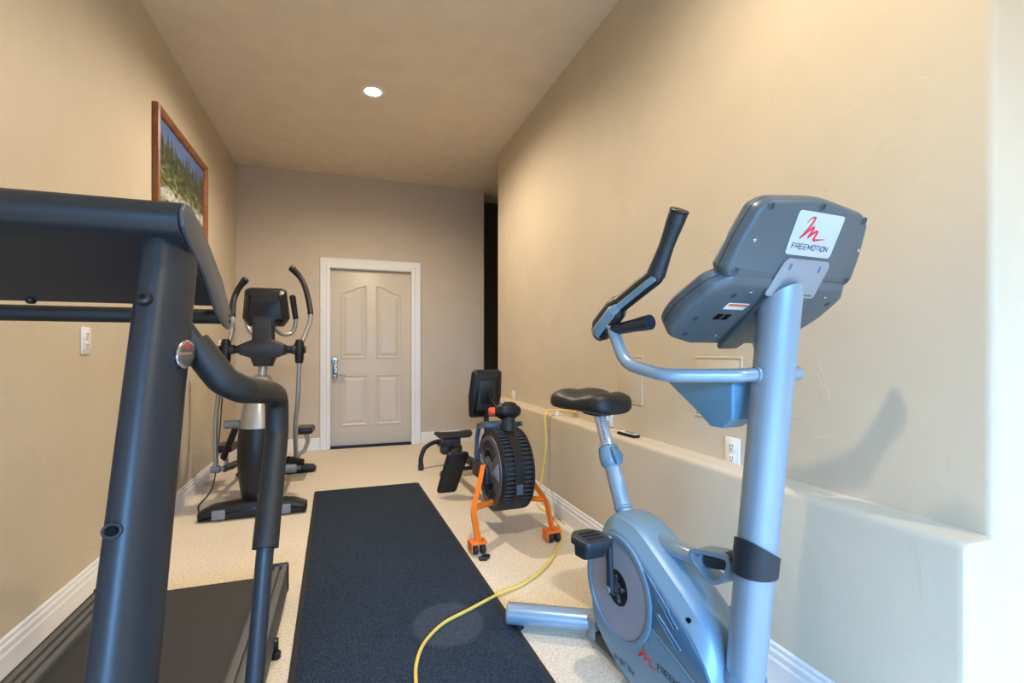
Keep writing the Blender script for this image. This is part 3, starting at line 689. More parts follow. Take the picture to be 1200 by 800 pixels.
arm([(-0.795, 3.9, 1.13), (-0.775, 3.92, 1.189), (-0.764, 3.94, 1.269), (-0.770, 3.98, 1.36), (-0.774, 4.02, 1.46), (-0.760, 4.06, 1.54), (-0.735, 4.06, 1.59), (-0.700, 4.05, 1.637)],
    [(-0.810, 3.9, 1.056), (-0.850, 3.92, 0.754), (-0.870, 3.95, 0.569), (-0.880, 4.0, 0.255)], -1)
for pts in ([(-0.50, 3.98, 1.285), (-0.448, 4.05, 1.236), (-0.387, 4.10, 1.250), (-0.362, 4.12, 1.33), (-0.369, 4.12, 1.416), (-0.385, 4.12, 1.530)],
            [(-0.60, 3.98, 1.26), (-0.64, 4.06, 1.232), (-0.685, 4.10, 1.270), (-0.702, 4.12, 1.33), (-0.704, 4.12, 1.42), (-0.69, 4.12, 1.53)]):
    P = cmr(pts, 7); h = obj('static_handle', tube(bm_(), P, 0.016, 14), m_elsil, el); g = P[24:]
    obj('grip', tube(bm_(), g, [0.020+0.004*i/len(g) for i in range(len(g))], 14, capround=True), m_foam, h, 'black rubber grip')
# crank links, pedal rails and pedals
for s, x, ya, za in ((1, -0.355, 4.10, 0.215), (-1, -0.880, 4.0, 0.255)):
    obj('arm_joint', cyl(bm_(), (x-s*0.03, ya, za), (x+s*0.03, ya, za), 0.026, 16, 0.004), m_elgrey, el)
    xr = x-s*0.055
    obj('pedal_rail', tube(bm_(), fillet([(xr, ya, za), (xr-s*0.0, 4.45, 0.20), (xr, 4.95, 0.13)], 0.1), 0.022, 14, flat=(1.2, 0.8)), m_black, el)
    obj('rail_pin', cyl(bm_(), (x-s*0.03, ya, za), (xr, ya, za), 0.017, 12), m_elgrey, el)
    yp = 4.58 if s > 0 else 4.50; zp = 0.40 if s > 0 else 0.30
    po = rpoly([(-0.065, -0.17), (0.065, -0.17), (0.075, 0.15), (-0.075, 0.15)], 0.03)
    pd = obj('pedal', slab(bm_(), po, 0.0, 0.05, 0.012, lambda u, v, d: (x+s*0.03+u, yp+v, zp+d-0.05*v)), m_black, el)
    obj('tread', slab(bm_(), inset2(po, 0.014), 0.05, 0.056, 0.002, lambda u, v, d: (x+s*0.03+u, yp+v, zp+d-0.05*v)), mat('worn_tread', (0.10, 0.07, 0.055), 0.5), pd)
    obj('pedal_bracket', tube(bm_(), fillet([(x+s*0.03, yp, zp+0.005), (x+s*0.05, yp+0.05, zp-0.08), (x+s*0.02, yp+0.02, zp-0.17), (xr, yp, 0.20)], 0.06), 0.020, 12, flat=(1.3, 0.8)), m_elsil, el)
    obj('side_roller', cyl(bm_(), (EX+s*0.13, 3.92, 0.24 if s > 0 else 0.585), (EX+s*0.235, 3.92, 0.24 if s > 0 else 0.585), 0.030, 18, 0.004), m_elgrey, el)
    obj('crank_link', tube(bm_(), [(EX+s*0.17, 3.95, 0.30 if s > 0 else 0.55), (EX+s*0.27, 4.05, 0.25 if s > 0 else 0.32)], 0.022, 12, flat=(1.3, 0.7)), m_black, el)

# power cord of the elliptical
bm = tube(bm_(), cmr([(-1.085, 5.13, 1.135), (-1.06, 5.10, 1.11), (-1.055, 5.08, 0.9), (-1.06, 5.00, 0.5), (-1.05, 4.80, 0.12), (-1.02, 4.55, 0.012), (-0.99, 4.25, 0.006), (-0.985, 4.0, 0.006), (-0.94, 3.82, 0.006), (-0.93, 3.76, 0.006)], 8), 0.0055, 8)
t = thing('power_cord', 'thin black power cord hanging from the outlet behind the elliptical trainer', 'cord', (-0.93, 3.76, 0), world=True)
obj('cable', bm, m_black, t)
obj('plug', bx(bm_(), -1.092, -1.062, 5.112, 5.148, 1.115, 1.155, 0.005), m_black, t)

# ================================================================== ROWER (own frame: +y runs to its rear)
rw = thing('rowing_machine', 'black air rowing machine with orange front legs near the right ledge', 'rowing machine', (0.94, 2.85, 0), math.radians(2.5))
FZ, FR_ = 0.382, 0.245
def lathe_x(bm, prof, n=48, cy=0.0, cz=FZ):   # profile (x, radius) turned about the x axis
    R = [[bm.verts.new((x, cy+r*math.cos(2*math.pi*i/n), cz+r*math.sin(2*math.pi*i/n))) for i in range(n)] for x, r in prof]
    for a, b in zip(R, R[1:]):
        for i in range(n): bm.faces.new((a[i], a[(i+1) % n], b[(i+1) % n], b[i]))
    bm.faces.new(R[0][::-1]); bm.faces.new(R[-1]); return bm
fan = obj('fan_housing', lathe_x(bm_(), [(-0.098, FR_-0.03), (-0.098, FR_-0.006), (-0.092, FR_), (-0.080, FR_), (-0.078, FR_-0.012), (-0.030, FR_-0.012), (-0.028, FR_), (0.028, FR_), (0.030, FR_-0.012), (0.078, FR_-0.012), (0.080, FR_), (0.092, FR_), (0.098, FR_-0.006), (0.098, FR_-0.03)]), m_black, rw, sharp=30)
r0 = None; NR = 56
for i in range(NR):
    a = 2*math.pi*i/NR
    for sx in (-1, 1):
        M = Matrix.Translation((sx*0.054, 0, FZ)) @ Matrix.Rotation(a, 4, 'X') @ Matrix.Translation((0, 0, FR_-0.007))
        if r0 is None: r0 = obj('vent_rib', box(bm_(), (0, 0, 0), (0.052, 0.011, 0.014), 0.002, 1), mat('rib_grey', (0.03, 0.033, 0.038), 0.45), fan); r0.matrix_local = M
        else: copy_part(r0, fan, M)
for sx in (-1, 1):
    d = obj('side_disc', lathe_x(bm_(), [(sx*0.097, FR_-0.034), (sx*0.103, FR_-0.036), (sx*0.106, FR_-0.05), (sx*0.106, 0.06), (sx*0.110, 0.055), (sx*0.112, 0.03)]), m_fan, fan)
    fdisc = lambda u, v, dd: (sx*(0.1062+dd), u, FZ+v)
    for a0 in ((150, 30) if sx < 0 else (30, 150)):
        pass
    for ac, mm in ((-62, m_fanl), (118, m_fan)):
        p = [(0.065*math.cos(math.radians(ac+dx)), 0.065*math.sin(math.radians(ac+dx))) for dx in (-22, 0, 22)]+[(0.165*math.cos(math.radians(ac+dx)), 0.165*math.sin(math.radians(ac+dx))) for dx in (22, 11, 0, -11, -22)]
    p = [(-0.062, 0.012), (-0.175, 0.085), (-0.183, 0.05), (-0.19, -0.01)]
    p2 = [(-0.055, -0.01), (-0.165, 0.072), (-0.182, 0.02), (-0.18, -0.03)]
    obj('light_wedge', slab(bm_(), p2, 0, 0.003, 0.001, fdisc), m_fanl, d)
    obj('light_wedge', slab(bm_(), [(-q[0], q[1]) for q in p2], 0, 0.003, 0.001, fdisc), m_fanl, d)
    # radial vent slots in the upper and lower quadrants
    bm = bm_()
    for base in (90, 270):
        for q in range(-5, 6):
            a = math.radians(base+q*9)
            for ra, rb in ((0.085, 0.125), (0.132, 0.180)):
                c0, c1 = V((0, math.cos(a)*ra, FZ+math.sin(a)*ra)), V((0, math.cos(a)*rb, FZ+math.sin(a)*rb)); X = V((sx*0.1065, 0, 0))
                tube(bm, [c0+X, c1+X], 0.0028, 6)
    o = obj('vent_slots', bm, m_slot, d); o['kind'] = 'stuff'
obj('latch', slab(bm_(), rpoly([(-0.02, -0.03), (0.02, -0.03), (0.02, 0.03), (-0.02, 0.03)], 0.004), 0, 0.006, 0.002, lambda u, v, d: (0.0+u, -math.sqrt(FR_**2-0.07**2)-d-0.002, FZ-0.07+v)), m_bluegrey, fan)
# top column with the round handle hub, orange plug, side brackets
obj('top_column', tube(bm_(), [(0.022, -0.005, 0.60), (0.022, -0.005, 0.64), (0.02, 0.0, 0.70)], [0.052, 0.046, 0.040], 20), m_dgrey, rw)
hb = obj('handle_hub', tube(bm_(), [(-0.045, 0.02, 0.735), (-0.03, 0.015, 0.735), (0.0, 0.01, 0.738), (0.04, 0.005, 0.738), (0.065, 0.0, 0.735), (0.078, 0.0, 0.735)], [0.036, 0.050, 0.056, 0.056, 0.050, 0.036], 24, capround=True), m_black, rw)
obj('handle_end', cyl(bm_(), (-0.045, 0.02, 0.735), (-0.098, 0.03, 0.733), 0.027, 18, 0.008), m_redor, rw, 'orange red handle end')
obj('hub_screw', cyl(bm_(), (-0.02, -0.01, 0.787), (-0.02, -0.012, 0.793), 0.010, 12, 0.002), m_bracket, hb)
for s in (-1, 1):
    obj('side_bracket', slab(bm_(), rpoly([(0.20, 0.40), (0.23, 0.40), (0.215, 0.55), (0.17, 0.645), (0.02, 0.665), (0.02, 0.635), (0.15, 0.615), (0.19, 0.54)], 0.01), s*0.112, s*0.126, 0.003, lambda u, v, d: (d, u, v)), m_bluegrey, rw)  # black brackets; their light-blue reflection is put into the colour
obj('top_bridge', bx(bm_(), -0.113, 0.113, 0.04, 0.165, 0.622, 0.658, 0.01), m_bluegrey, rw)
# monitor, tilted, on a thin post behind the fan
def fmon(u, v, d):
    c, s = math.cos(math.radians(8)), math.sin(math.radians(8)); return (-0.005+u+v*0.06, 0.37+d*c-v*s*0.6, 0.815+v*c+d*s)
mo_ = rpoly([(-0.100, -0.165), (0.100, -0.165), (0.116, -0.02), (0.106, 0.15), (0.085, 0.165), (-0.085, 0.165), (-0.106, 0.15), (-0.116, -0.02)], 0.022)
mn = obj('monitor', pillow(bm_(), mo_, [(-0.022, 0.030), (-0.018, 0.02), (-0.006, 0.004), (0.0, 0), (0.018, 0), (0.024, 0.006)], fmon), m_black, rw)
obj('monitor_back_step', slab(bm_(), rpoly([(-0.065, -0.11), (0.065, -0.11), (0.06, 0.10), (-0.06, 0.10)], 0.015), -0.034, -0.022, 0.006, fmon), m_dgrey, mn)
obj('monitor_socket', slab(bm_(), rpoly([(-0.04, -0.06), (0.04, -0.06), (0.04, 0.045), (-0.04, 0.045)], 0.006), -0.040, -0.034, 0.002, fmon), m_black, mn)
obj('monitor_post', tube(bm_(), cmr([(0.0, 0.36, 0.80), (0.0, 0.355, 0.66), (0.0, 0.32, 0.50), (0.0, 0.26, 0.36)], 6), 0.014, 12), m_black, rw)
obj('monitor_arm', tube(bm_(), [(0.0, 0.345, 0.80), (0.0, 0.18, 0.755), (0.005, 0.05, 0.735)], 0.007, 10), m_black, rw)
# orange legs
for s in (-1, 1):
    pts = [(s*0.125-0.01, 0.03, 0.40), (s*0.175-0.02, -0.07, 0.30), (s*0.225-0.03, -0.17, 0.21), (s*0.228-0.03, -0.225, 0.12), (s*0.225-0.03, -0.265, 0.062)]
    lg = obj('front_leg', tube(bm_(), cmr(pts, 7), 0.026, 4, flat=(1.2, 0.62), up=(0, 1, 0)), m_orange, rw, 'orange front leg')
    obj('wheel_bracket', bx(bm_(), s*0.228-0.03-0.042, s*0.228-0.03+0.042, -0.30, -0.225, 0.055, 0.068, 0.003), m_orange, lg)
    for q in (-0.022, 0.022):
        obj('caster_wheel', cyl(bm_(), (s*0.228-0.03+q-0.014, -0.275, 0.027), (s*0.228-0.03+q+0.014, -0.275, 0.027), 0.027, 18, 0.005), m_rubber, lg)
    obj('leg_end_plate', bx(bm_(), s*0.228-0.03-0.048, s*0.228-0.03-0.041, -0.30, -0.22, 0.012, 0.066, 0.002), m_orange, lg)
for sx in (-1, 1): obj('leg_strut', cyl(bm_(), (sx*0.222-0.03, -0.165, 0.215), (sx*0.10, -0.06, 0.205), 0.017, 14), m_orange, rw, 'orange strut from leg to fan')
for xa in (-0.135, 0.110): obj('fan_cradle', bx(bm_(), xa, xa+0.025, -0.03, 0.26, 0.30, 0.40, 0.006), m_dgrey, rw)
# rail, seat, foot plates, rear leg
obj('slide_rail', tube(bm_(), [(0, 0.22, 0.29), (0, 0.9, 0.262), (0, 1.80, 0.225)], 0.030, 4, flat=(1.1, 0.9), up=(1, 0, 1)), m_black, rw)
so = rpoly([(-0.155, -0.10), (0.155, -0.10), (0.17, 0.0), (0.15, 0.12), (0.04, 0.13), (-0.04, 0.13), (-0.15, 0.12), (-0.17, 0.0)], 0.05)
def fseat(u, v, d): return (0.035+u, 1.40+v, 0.335+d+0.16*u*u*4+0.010*math.cos(v*20))
st = obj('seat', pillow(bm_(), so, [(0, 0.03), (0.006, 0.008), (0.02, 0), (0.032, 0.004), (0.040, 0.02), (0.042, 0.05), (0.040, 0.08)], fseat), m_blackv, rw)
obj('seat_carriage', bx(bx(bm_(), -0.055, 0.085, 1.32, 1.48, 0.265, 0.345, 0.012), -0.075, 0.105, 1.34, 1.46, 0.20, 0.275, 0.012), m_dgrey, st)
for s in (-1, 1):
    ca, sa = math.cos(math.radians(66)), math.sin(math.radians(66))
    def ffp(u, v, d, s=s): return (s*(0.135-0.22*v)+u, 0.74+v*ca*-0.6+d*sa, 0.205+v*sa+d*ca)
    fp = obj('foot_plate', slab(bm_(), rpoly([(-0.075, -0.19), (0.075, -0.19), (0.085, 0.15), (-0.085, 0.15)], 0.03), 0, 0.03, 0.008, ffp), m_black, rw)
    obj('heel_cup', tube(bm_(), [ffp(-0.062, 0.06, 0.02), ffp(-0.062, 0.11, 0.06), ffp(0, 0.14, 0.07), ffp(0.062, 0.11, 0.06), ffp(0.062, 0.06, 0.02)], 0.014, 8, flat=(1.8, 0.6)), m_dgrey, fp)
    obj('foot_strap', tube(bm_(), cmr([ffp(-0.064, -0.05, 0.01), ffp(-0.055, -0.05, 0.065), ffp(0, -0.05, 0.085), ffp(0.055, -0.05, 0.065), ffp(0.064, -0.05, 0.01)], 5), 0.020, 8, flat=(0.25, 1.0), up=(0, 0.6, 0.8)), m_dgrey, fp)
obj('foot_plate_axle', cyl(bm_(), (-0.19, 0.755, 0.215), (0.19, 0.755, 0.215), 0.016, 12), m_black, rw)
obj('rear_leg', tube(bm_(), cmr([(-0.195, 1.70, 0.02), (-0.190, 1.71, 0.12), (-0.135, 1.73, 0.21), (0, 1.76, 0.245), (0.135, 1.73, 0.21), (0.190, 1.71, 0.12), (0.195, 1.70, 0.02)], 7), 0.021, 14), m_black, rw)
for s in (-1, 1): obj('rear_foot', cyl(bm_(), (s*0.195, 1.70, 0.0), (s*0.195, 1.70, 0.05), 0.026, 14, 0.004), m_rubber, rw)

# loose black piece on the floor
o = obj('rubber_wedge', slab(bm_(), rpoly([(-0.034, -0.012), (0.0, -0.026), (0.034, 0.004), (0.034, 0.018), (0.006, 0.026), (-0.034, 0.006)], 0.003), 0.0, 0.018, 0.004, lambda u, v, d: (u, v, d)), m_black)
o.location = (0.705, 2.485, 0); o.rotation_euler = (0, 0, math.radians(8)); tag(o, 'small loose black rubber piece on the floor in front of the rower', 'rubber piece')

# ================================================================== CORDS
t = thing('extension_cord', 'yellow extension cord dropping from the ledge and crossing the mat', 'cord', (0.2, 1.6, 0), world=True)
P = [(1.466, 2.95, 0.705), (1.44, 3.02, 0.70), (1.415, 3.12, 0.692), (1.375, 3.18, 0.684), (1.345, 3.17, 0.645), (1.338, 3.14, 0.455), (1.330, 3.19, 0.22), (1.315, 3.24, 0.05), (1.30, 3.16, 0.009), (1.31, 2.98, 0.008), (1.28, 2.80, 0.008), (1.225, 2.63, 0.008), (1.12, 2.465, 0.008), (0.975, 2.285, 0.008), (0.808, 2.151, 0.008), (0.66, 2.085, 0.013), (0.489, 1.986, 0.018), (0.376, 1.925, 0.018), (0.293, 1.835, 0.018), (0.248, 1.744, 0.018), (0.224, 1.634, 0.018), (0.215, 1.45, 0.018), (0.24, 1.2, 0.018), (0.30, 0.95, 0.018)]
obj('cable', tube(bm_(), cmr(P, 8), 0.0068, 10), m_yellow, t)
obj('socket_end', cyl(bm_(), (1.470, 2.93, 0.705), (1.448, 2.99, 0.703), 0.014, 14, 0.004), m_yellow, t)
o = obj('wire', tube(bm_(), cmr([(1.40, 3.09, 0.662), (1.358, 3.10, 0.655), (1.356, 3.12, 0.576), (1.352, 3.11, 0.336), (1.340, 3.04, 0.150), (1.338, 2.99, 0.06), (1.335, 2.97, 0.012), (1.325, 2.80, 0.004)], 7), 0.0022, 6), m_wire)
tag(o, 'thin grey wire hanging down the ledge face beside the yellow cord', 'wire')
o = obj('wall_plug', bx(cyl(bm_(), (1.40, 3.085, 0.66), (1.40, 3.085, 0.69), 0.014, 14, 0.003), 1.388, 1.412, 3.073, 3.097, 0.66, 0.672, 0.003), m_plate)
origin(o, (1.40, 3.085, 0.66)); tag(o, 'small white plug standing on the ledge beside the yellow cord', 'plug')

# ================================================================== EXERCISE BIKE (own frame: -y is the front with the console, x to the right)
bk = thing('exercise_bike', 'silver blue upright exercise bike with black seat, standing by the right ledge', 'exercise bike', (0.975, 0.95, 0), math.radians(4))
# body shell
out = [(0.52, 0.553), (0.464, 0.556), (0.40, 0.546), (0.33, 0.513), (0.25, 0.468), (0.17, 0.421), (0.105, 0.37), (0.06, 0.29), (0.02, 0.18), (-0.03, 0.10), (-0.05, 0.055), (0.05, 0.045), (0.25, 0.045), (0.405, 0.047), (0.479, 0.066), (0.56, 0.108), (0.615, 0.16), (0.648, 0.24), (0.65, 0.32), (0.62, 0.42), (0.575, 0.51)]
oc = [(p.x, p.y) for p in cmr([(*p, 0) for p in out], 3, closed=True)]
fy = lambda u, v, d: (d, u, v)
lay = [(-0.086, 0.052), (-0.085, 0.047), (-0.080, 0.040), (-0.062, 0.010), (-0.050, 0.003), (-0.035, 0.0), (0.035, 0.0), (0.050, 0.003), (0.062, 0.010), (0.080, 0.040), (0.085, 0.047), (0.086, 0.052)]
wt = [min(1.0, 0.16+0.84*max(0.0, min(1.0, (v-0.16-0.10*(u < 0.2))/0.14))) for u, v in oc]
body = obj('body_shell', loft(bm_(), [[fy(u, v, d) for u, v in inset2(oc, ins_, wt)] for d, ins_ in lay]), m_silverp, bk, sharp=28)
inn = inset2(oc, 0.056)
for s in (-1, 1):
    fs_ = lambda u, v, d: (s*(0.086+d), u, v)
    # deep-toned side panel in the front upper half, with three fins moulded on it
    pp = rpoly([(0.338, 0.445), (0.246, 0.406), (0.159, 0.350), (0.080, 0.285), (0.035, 0.212), (0.111, 0.230), (0.193, 0.256), (0.293, 0.284), (0.284, 0.34), (0.292, 0.385)], 0.008)
    pn = obj('side_panel', slab(bm_(), pp, -0.002, 0.0022, 0.0008, fs_), m_panel, body, 'deeper blue side panel')
    for q in ([(0.318, 0.436), (0.300, 0.432), (0.207, 0.370), (0.222, 0.356)], [(0.283, 0.398), (0.262, 0.402), (0.173, 0.338), (0.190, 0.324)], [(0.272, 0.334), (0.256, 0.340), (0.160, 0.286), (0.178, 0.270)]):
        obj('fin', pillow(bm_(), rpoly(q, 0.006), [(0.002, 0), (0.006, 0.0015), (0.006, 0.0035), (0.0035, 0.005)], fs_), m_panel, pn)
    # round disc with rim, crank well
    cy_, cz_ = 0.462, 0.325
    def ring(ra, rb, d0, d1, n=48):
        bm = bm_(); pr = [(ra, d0), (ra, d1), ((ra+rb)/2, d1+0.002), (rb, d1), (rb, d0)]
        R = [[bm.verts.new((s*(0.086+d), cy_+r*math.cos(2*math.pi*i/n), cz_+r*math.sin(2*math.pi*i/n))) for i in range(n)] for r, d in pr]
        for a, b in zip(R, R[1:]):
            for i in range(n): bm.faces.new((a[i], a[(i+1) % n], b[(i+1) % n], b[i]))
        return bm
    obj('disc_rim', ring(0.158, 0.176, -0.004, 0.008), m_silverp, body)
    obj('disc', ring(0.058, 0.158, -0.004, 0.003), m_lightp, body, 'lilac grey side disc')
    obj('crank_well', cyl(bm_(), (s*0.080, cy_, cz_), (s*0.0885, cy_, cz_), 0.058, 32), m_black, body)
    bm = bm_()
    for k in range(5):
        a = 2*math.pi*k/5+0.4; c0 = V((s*0.092, cy_, cz_)); c1 = c0+V((0, math.cos(a)*0.045, math.sin(a)*0.045))
        tube(bm, [c0, c1], 0.009, 8, flat=(0.6, 1.0))
    sp = obj('crank_spider', bm, m_dgrey, body)
    for k in range(5):
        a = 2*math.pi*k/5+0.4; c1 = V((s*0.094, cy_+math.cos(a)*0.040, cz_+math.sin(a)*0.040))
        obj('bolt', cyl(bm_(), c1, c1+V((s*0.006, 0, 0)), 0.007, 10, 0.002), m_chrome, sp)
    ez = 1 if s < 0 else -1
    # crank arm and pedal (near one up, far one down)
    cr = obj('crank_arm', tube(bm_(), [(s*0.112, cy_, cz_-ez*0.012), (s*0.114, cy_+0.005, cz_+ez*0.07), (s*0.116, cy_+0.008, cz_+ez*0.165)], [0.019, 0.014, 0.015], 14, flat=(1.0, 0.75), up=(0, 1, 0)), mat('dark_steel_blue', (0.03, 0.042, 0.055), 0.4, 0.3), bk, 'dark crank arm')
    obj('crank_bolt', cyl(bm_(), (s*0.120, cy_, cz_), (s*0.128, cy_, cz_), 0.012, 14, 0.002), m_bracket, cr)
    obj('axle_hub', cyl(bm_(), (s*0.085, cy_, cz_), (s*0.116, cy_, cz_), 0.022, 16), m_dgrey, cr)
    zp = cz_+ez*0.165
    pd = rpoly([(-0.048, -0.055), (0.048, -0.055), (0.055, 0.03), (0.03, 0.065), (-0.03, 0.065), (-0.055, 0.03)], 0.02)
    fp_ = lambda u, v, d: (s*(0.185+u*1.05), cy_+0.008+v, zp+d)
    pe = obj('pedal', slab(bm_(), pd, -0.010, 0.018, 0.006, fp_), mat('pedal_blue_black', (0.018, 0.027, 0.036), 0.45), bk, 'dark pedal with hanging strap cage')
    obj('pedal_skirt', loft(bm_(), [[fp_(u*a, v*b+c, d) for u, v in pd] for a, b, c, d in ((0.85, 0.8, 0.0, -0.009), (0.80, 0.6, 0.005, -0.045), (0.70, 0.45, 0.008, -0.048))]), MATS['pedal_blue_black'], pe)
    bm = bm_(); tube(bm, [fp_(-0.03, 0.0, 0.019), fp_(0.03, 0.0, 0.019)], 0.003, 6); tube(bm, [fp_(-0.03, 0.025, 0.019), fp_(0.03, 0.025, 0.019)], 0.003, 6); tube(bm, [fp_(-0.03, -0.025, 0.019), fp_(0.03, -0.025, 0.019)], 0.003, 6)
    obj('pedal_treads', bm, m_black, pe)
    obj('pedal_axle', cyl(bm_(), (s*0.11, cy_+0.008, zp), (s*0.145, cy_+0.008, zp), 0.009, 12), m_chrome, pe)
    obj('shell_screw', cyl(bm_(), (s*0.071, 0.15, 0.372), (s*0.078, 0.15, 0.372), 0.007, 10), m_slot, body)
    # raised seam line below the fins
    obj('moulded_seam', tube(bm_(), cmr([(s*0.0868, 0.300, 0.283), (s*0.0868, 0.193, 0.250), (s*0.0868, 0.111, 0.223), (s*0.086, 0.035, 0.203)], 6), 0.0026, 6), m_silverp, body)
# writing on the near side of the body (reads front to back along the lower edge)
def fbody(ang, ox, oz):
    c, s = math.cos(ang), math.sin(ang)
    return lambda u, v, d: (-0.0865-d, ox-(u*c-v*s), oz+u*s+v*c)
fw = fbody(math.radians(-1), 0.482, 0.086)
bm = bm_(); lettering(bm, 'upright bike', 0, 0, 0.019, 0.0092, fw, 0.0020, gap=0.42); obj('lettering', bm, m_ink, body)
fl = fbody(0.0, 0.345, 0.162)
bm = bm_(); squiggle(bm, 0.0, 0.0, 0.045, fl, 1.9); obj('logo', bm, m_red, body, 'red squiggle logo')
bm = bm_(); lettering(bm, 'FREEMOTION', 0.083, 0.011, 0.017, 0.0125, fl, 0.0028, gap=0.35); obj('lettering', bm, m_ink, body)
# base frame and boomerang rear stabilizer, front stabilizer
obj('base_rail', bx(bm_(), -0.045, 0.045, -0.10, 0.735, 0.022, 0.062, 0.006), m_dgrey, bk)
P = fillet([(-0.285, 0.915, 0.057), (-0.02, 0.735, 0.060), (0.02, 0.735, 0.060), (0.285, 0.915, 0.057)], 0.04)
rs = obj('rear_stabilizer', tube(bm_(), P, 0.040, 24, flat=(1.0, 1.12)), m_silver, bk, 'silver boomerang shaped rear stabilizer')
for s in (-1, 1):
    obj('end_cap', tube(bm_(), [V((s*0.285, 0.915, 0.057)), V((s*0.291, 0.919, 0.057)), V((s*0.295, 0.9215, 0.057))], [0.041, 0.039, 0.030], 24, flat=(1.0, 1.12)), m_bracket, rs)
    obj('foot', cyl(bm_(), (s*0.255, 0.893, 0.0), (s*0.255, 0.893, 0.024), 0.022, 16, 0.003), m_black, rs)
obj('junction_plate', bx(bm_(), -0.05, 0.05, 0.66, 0.715, 0.025, 0.10, 0.006), m_bracket, rs)
P = [(-0.27, 0.0, 0.045), (0.27, 0.0, 0.045)]
obj('front_stabilizer', tube(bm_(), P, 0.038, 20), m_silver, bk)
# leaning main post
PB, PT = V((0, 0.052, 0.07)), V((0, -0.0675, 1.203))
def post_mesh():
    ra, rb = [], []
    for i in range(36):
        a = 2*math.pi*i/36; dx, dy = 0.047*math.cos(a), 0.047*math.sin(a); z = 1.2
        for _ in range(4):
            y = PB.y+(PT.y-PB.y)*(z-PB.z)/(PT.z-PB.z)+dy; z = 1.198-0.63*y-0.010
        ra.append((dx, PB.y+dy, PB.z)); rb.append((dx, y, z))
    return loft(bm_(), [ra, rb])
post = obj('main_post', post_mesh(), m_silver, bk, 'thick silver blue console post')
pdir = (PT-PB).normalized()
def at_post(z): return PB+(PT-PB)*((z-PB.z)/(PT.z-PB.z))
obj('post_boot', tube(bm_(), [at_post(0.10), at_post(0.2), at_post(0.27), at_post(0.285)], [0.062, 0.058, 0.054, 0.05], 28), m_silverp, body)
# dark clamp ring, slanted at the top
bm = bm_(); n = 36; R0, R1 = [], []
c0 = at_post(0.585)
for rr in (0.0475, 0.054): pass
rings = []
for rr, top in ((0.054, 0), (0.054, 1), (0.0475, 1), (0.0475, 0)):
    ring_ = []
    for i in range(n):
        a = 2*math.pi*i/n; dy = math.sin(a); dx = math.cos(a)
        zt = 0.618+0.030*(-dx) if top else 0.553
        c = at_post(zt); ring_.append((c.x+rr*dx, c.y+rr*dy, zt))
    rings.append(ring_)
R = [[bm.verts.new(p) for p in rg] for rg in rings]
for k in range(4):
    a, b = R[k], R[(k+1) % 4]
    for i in range(n): bm.faces.new((a[i], a[(i+1) % n], b[(i+1) % n], b[i]))
obj('clamp_ring', bm, mat('dark_blue_black', (0.012, 0.020, 0.032), 0.4), bk, 'dark clamp ring around the post')
# crossbar from body to clamp, with its loop end
obj('link_tube', tube(bm_(), fillet([(0, 0.47, 0.50), (0, 0.36, 0.500), (0, 0.20, 0.512), (0, 0.165, 0.516)], 0.1), 0.0255, 20), m_silver, bk)
obj('link_socket', tube(bm_(), [(0, 0.47, 0.510), (0, 0.425, 0.506)], [0.034, 0.030], 20), m_black, bk)
lo = [(p.x, p.y) for p in cmr([(0.19, 0.545, 0), (0.105, 0.568, 0), (0.06, 0.572, 0), (0.052, 0.545, 0), (0.075, 0.50, 0), (0.115, 0.478, 0), (0.165, 0.490, 0), (0.195, 0.515, 0)], 5, closed=True)]
bm = bm_(); P = [(0, u, v) for u, v in lo]
li = inset2(lo, 0.012)
L4 = [[(-0.030, u, v) for u, v in lo], [(0.030, u, v) for u, v in lo], [(0.030, u, v) for u, v in li], [(-0.030, u, v) for u, v in li]]
R = [[bm.verts.new(p) for p in rg] for rg in L4]; n = len(lo)
for k in range(4):
    a, b = R[k], R[(k+1) % 4]
    for i in range(n): bm.faces.new((a[i], a[(i+1) % n], b[(i+1) % n], b[i]))
obj('loop_bracket', bm, m_silverp, bk)
obj('pivot_arm', tube(bm_(), [(0, 0.155, 0.520), (0, 0.10, 0.540), (0, 0.03, 0.575)], [0.018, 0.022, 0.028], 16, flat=(1, 0.9)), MATS['dark_blue_black'], bk)
# seat post, sleeve, saddle
S0, S1 = V((0, 0.545, 0.545)), V((0, 0.715, 0.895))
def sp_(t): return S0+(S1-S0)*t
obj('seat_tube', cyl(bm_(), sp_(-0.1), sp_(0.60), 0.030, 22), m_silver, bk)
obj('seat_tube_collar', cyl(bm_(), sp_(0.01), sp_(0.045), 0.034, 22, 0.003), m_silverp, bk)
ins = obj('seat_post', tube(bm_(), [sp_(0.5), sp_(0.995)], 0.023, 16, flat=(1.1, 0.95)), mat('bright_steel', (0.62, 0.66, 0.70), 0.3, 0.6), bk, 'bright notched seat post')
u = (S1-S0).normalized(); nrm = V((0, -u.z, u.y))
for i in range(15):
    c = sp_(0.63+0.025*i)
    for sx in (-1, 1):
        q = c+V((sx*0.0125-0.004, 0, 0))+nrm*(0.0215)
        obj('height_mark', tube(bm_(), [q+V((-0.004, 0, 0)), q+V((0.004, 0, 0))], 0.0014, 5), m_ink, ins)
sl = obj('adjuster_sleeve', tube(bm_(), [sp_(0.40), sp_(0.43), sp_(0.5), sp_(0.585), sp_(0.60)], [0.032, 0.040, 0.041, 0.036, 0.028], 22), m_silverp, bk)
obj('adjuster_lever', tube(bm_(), [sp_(0.56)+nrm*0.034, sp_(0.47)+nrm*0.048, sp_(0.40)+nrm*0.044], [0.014, 0.020, 0.012], 14, flat=(0.7, 1.1)), m_panel, sl)
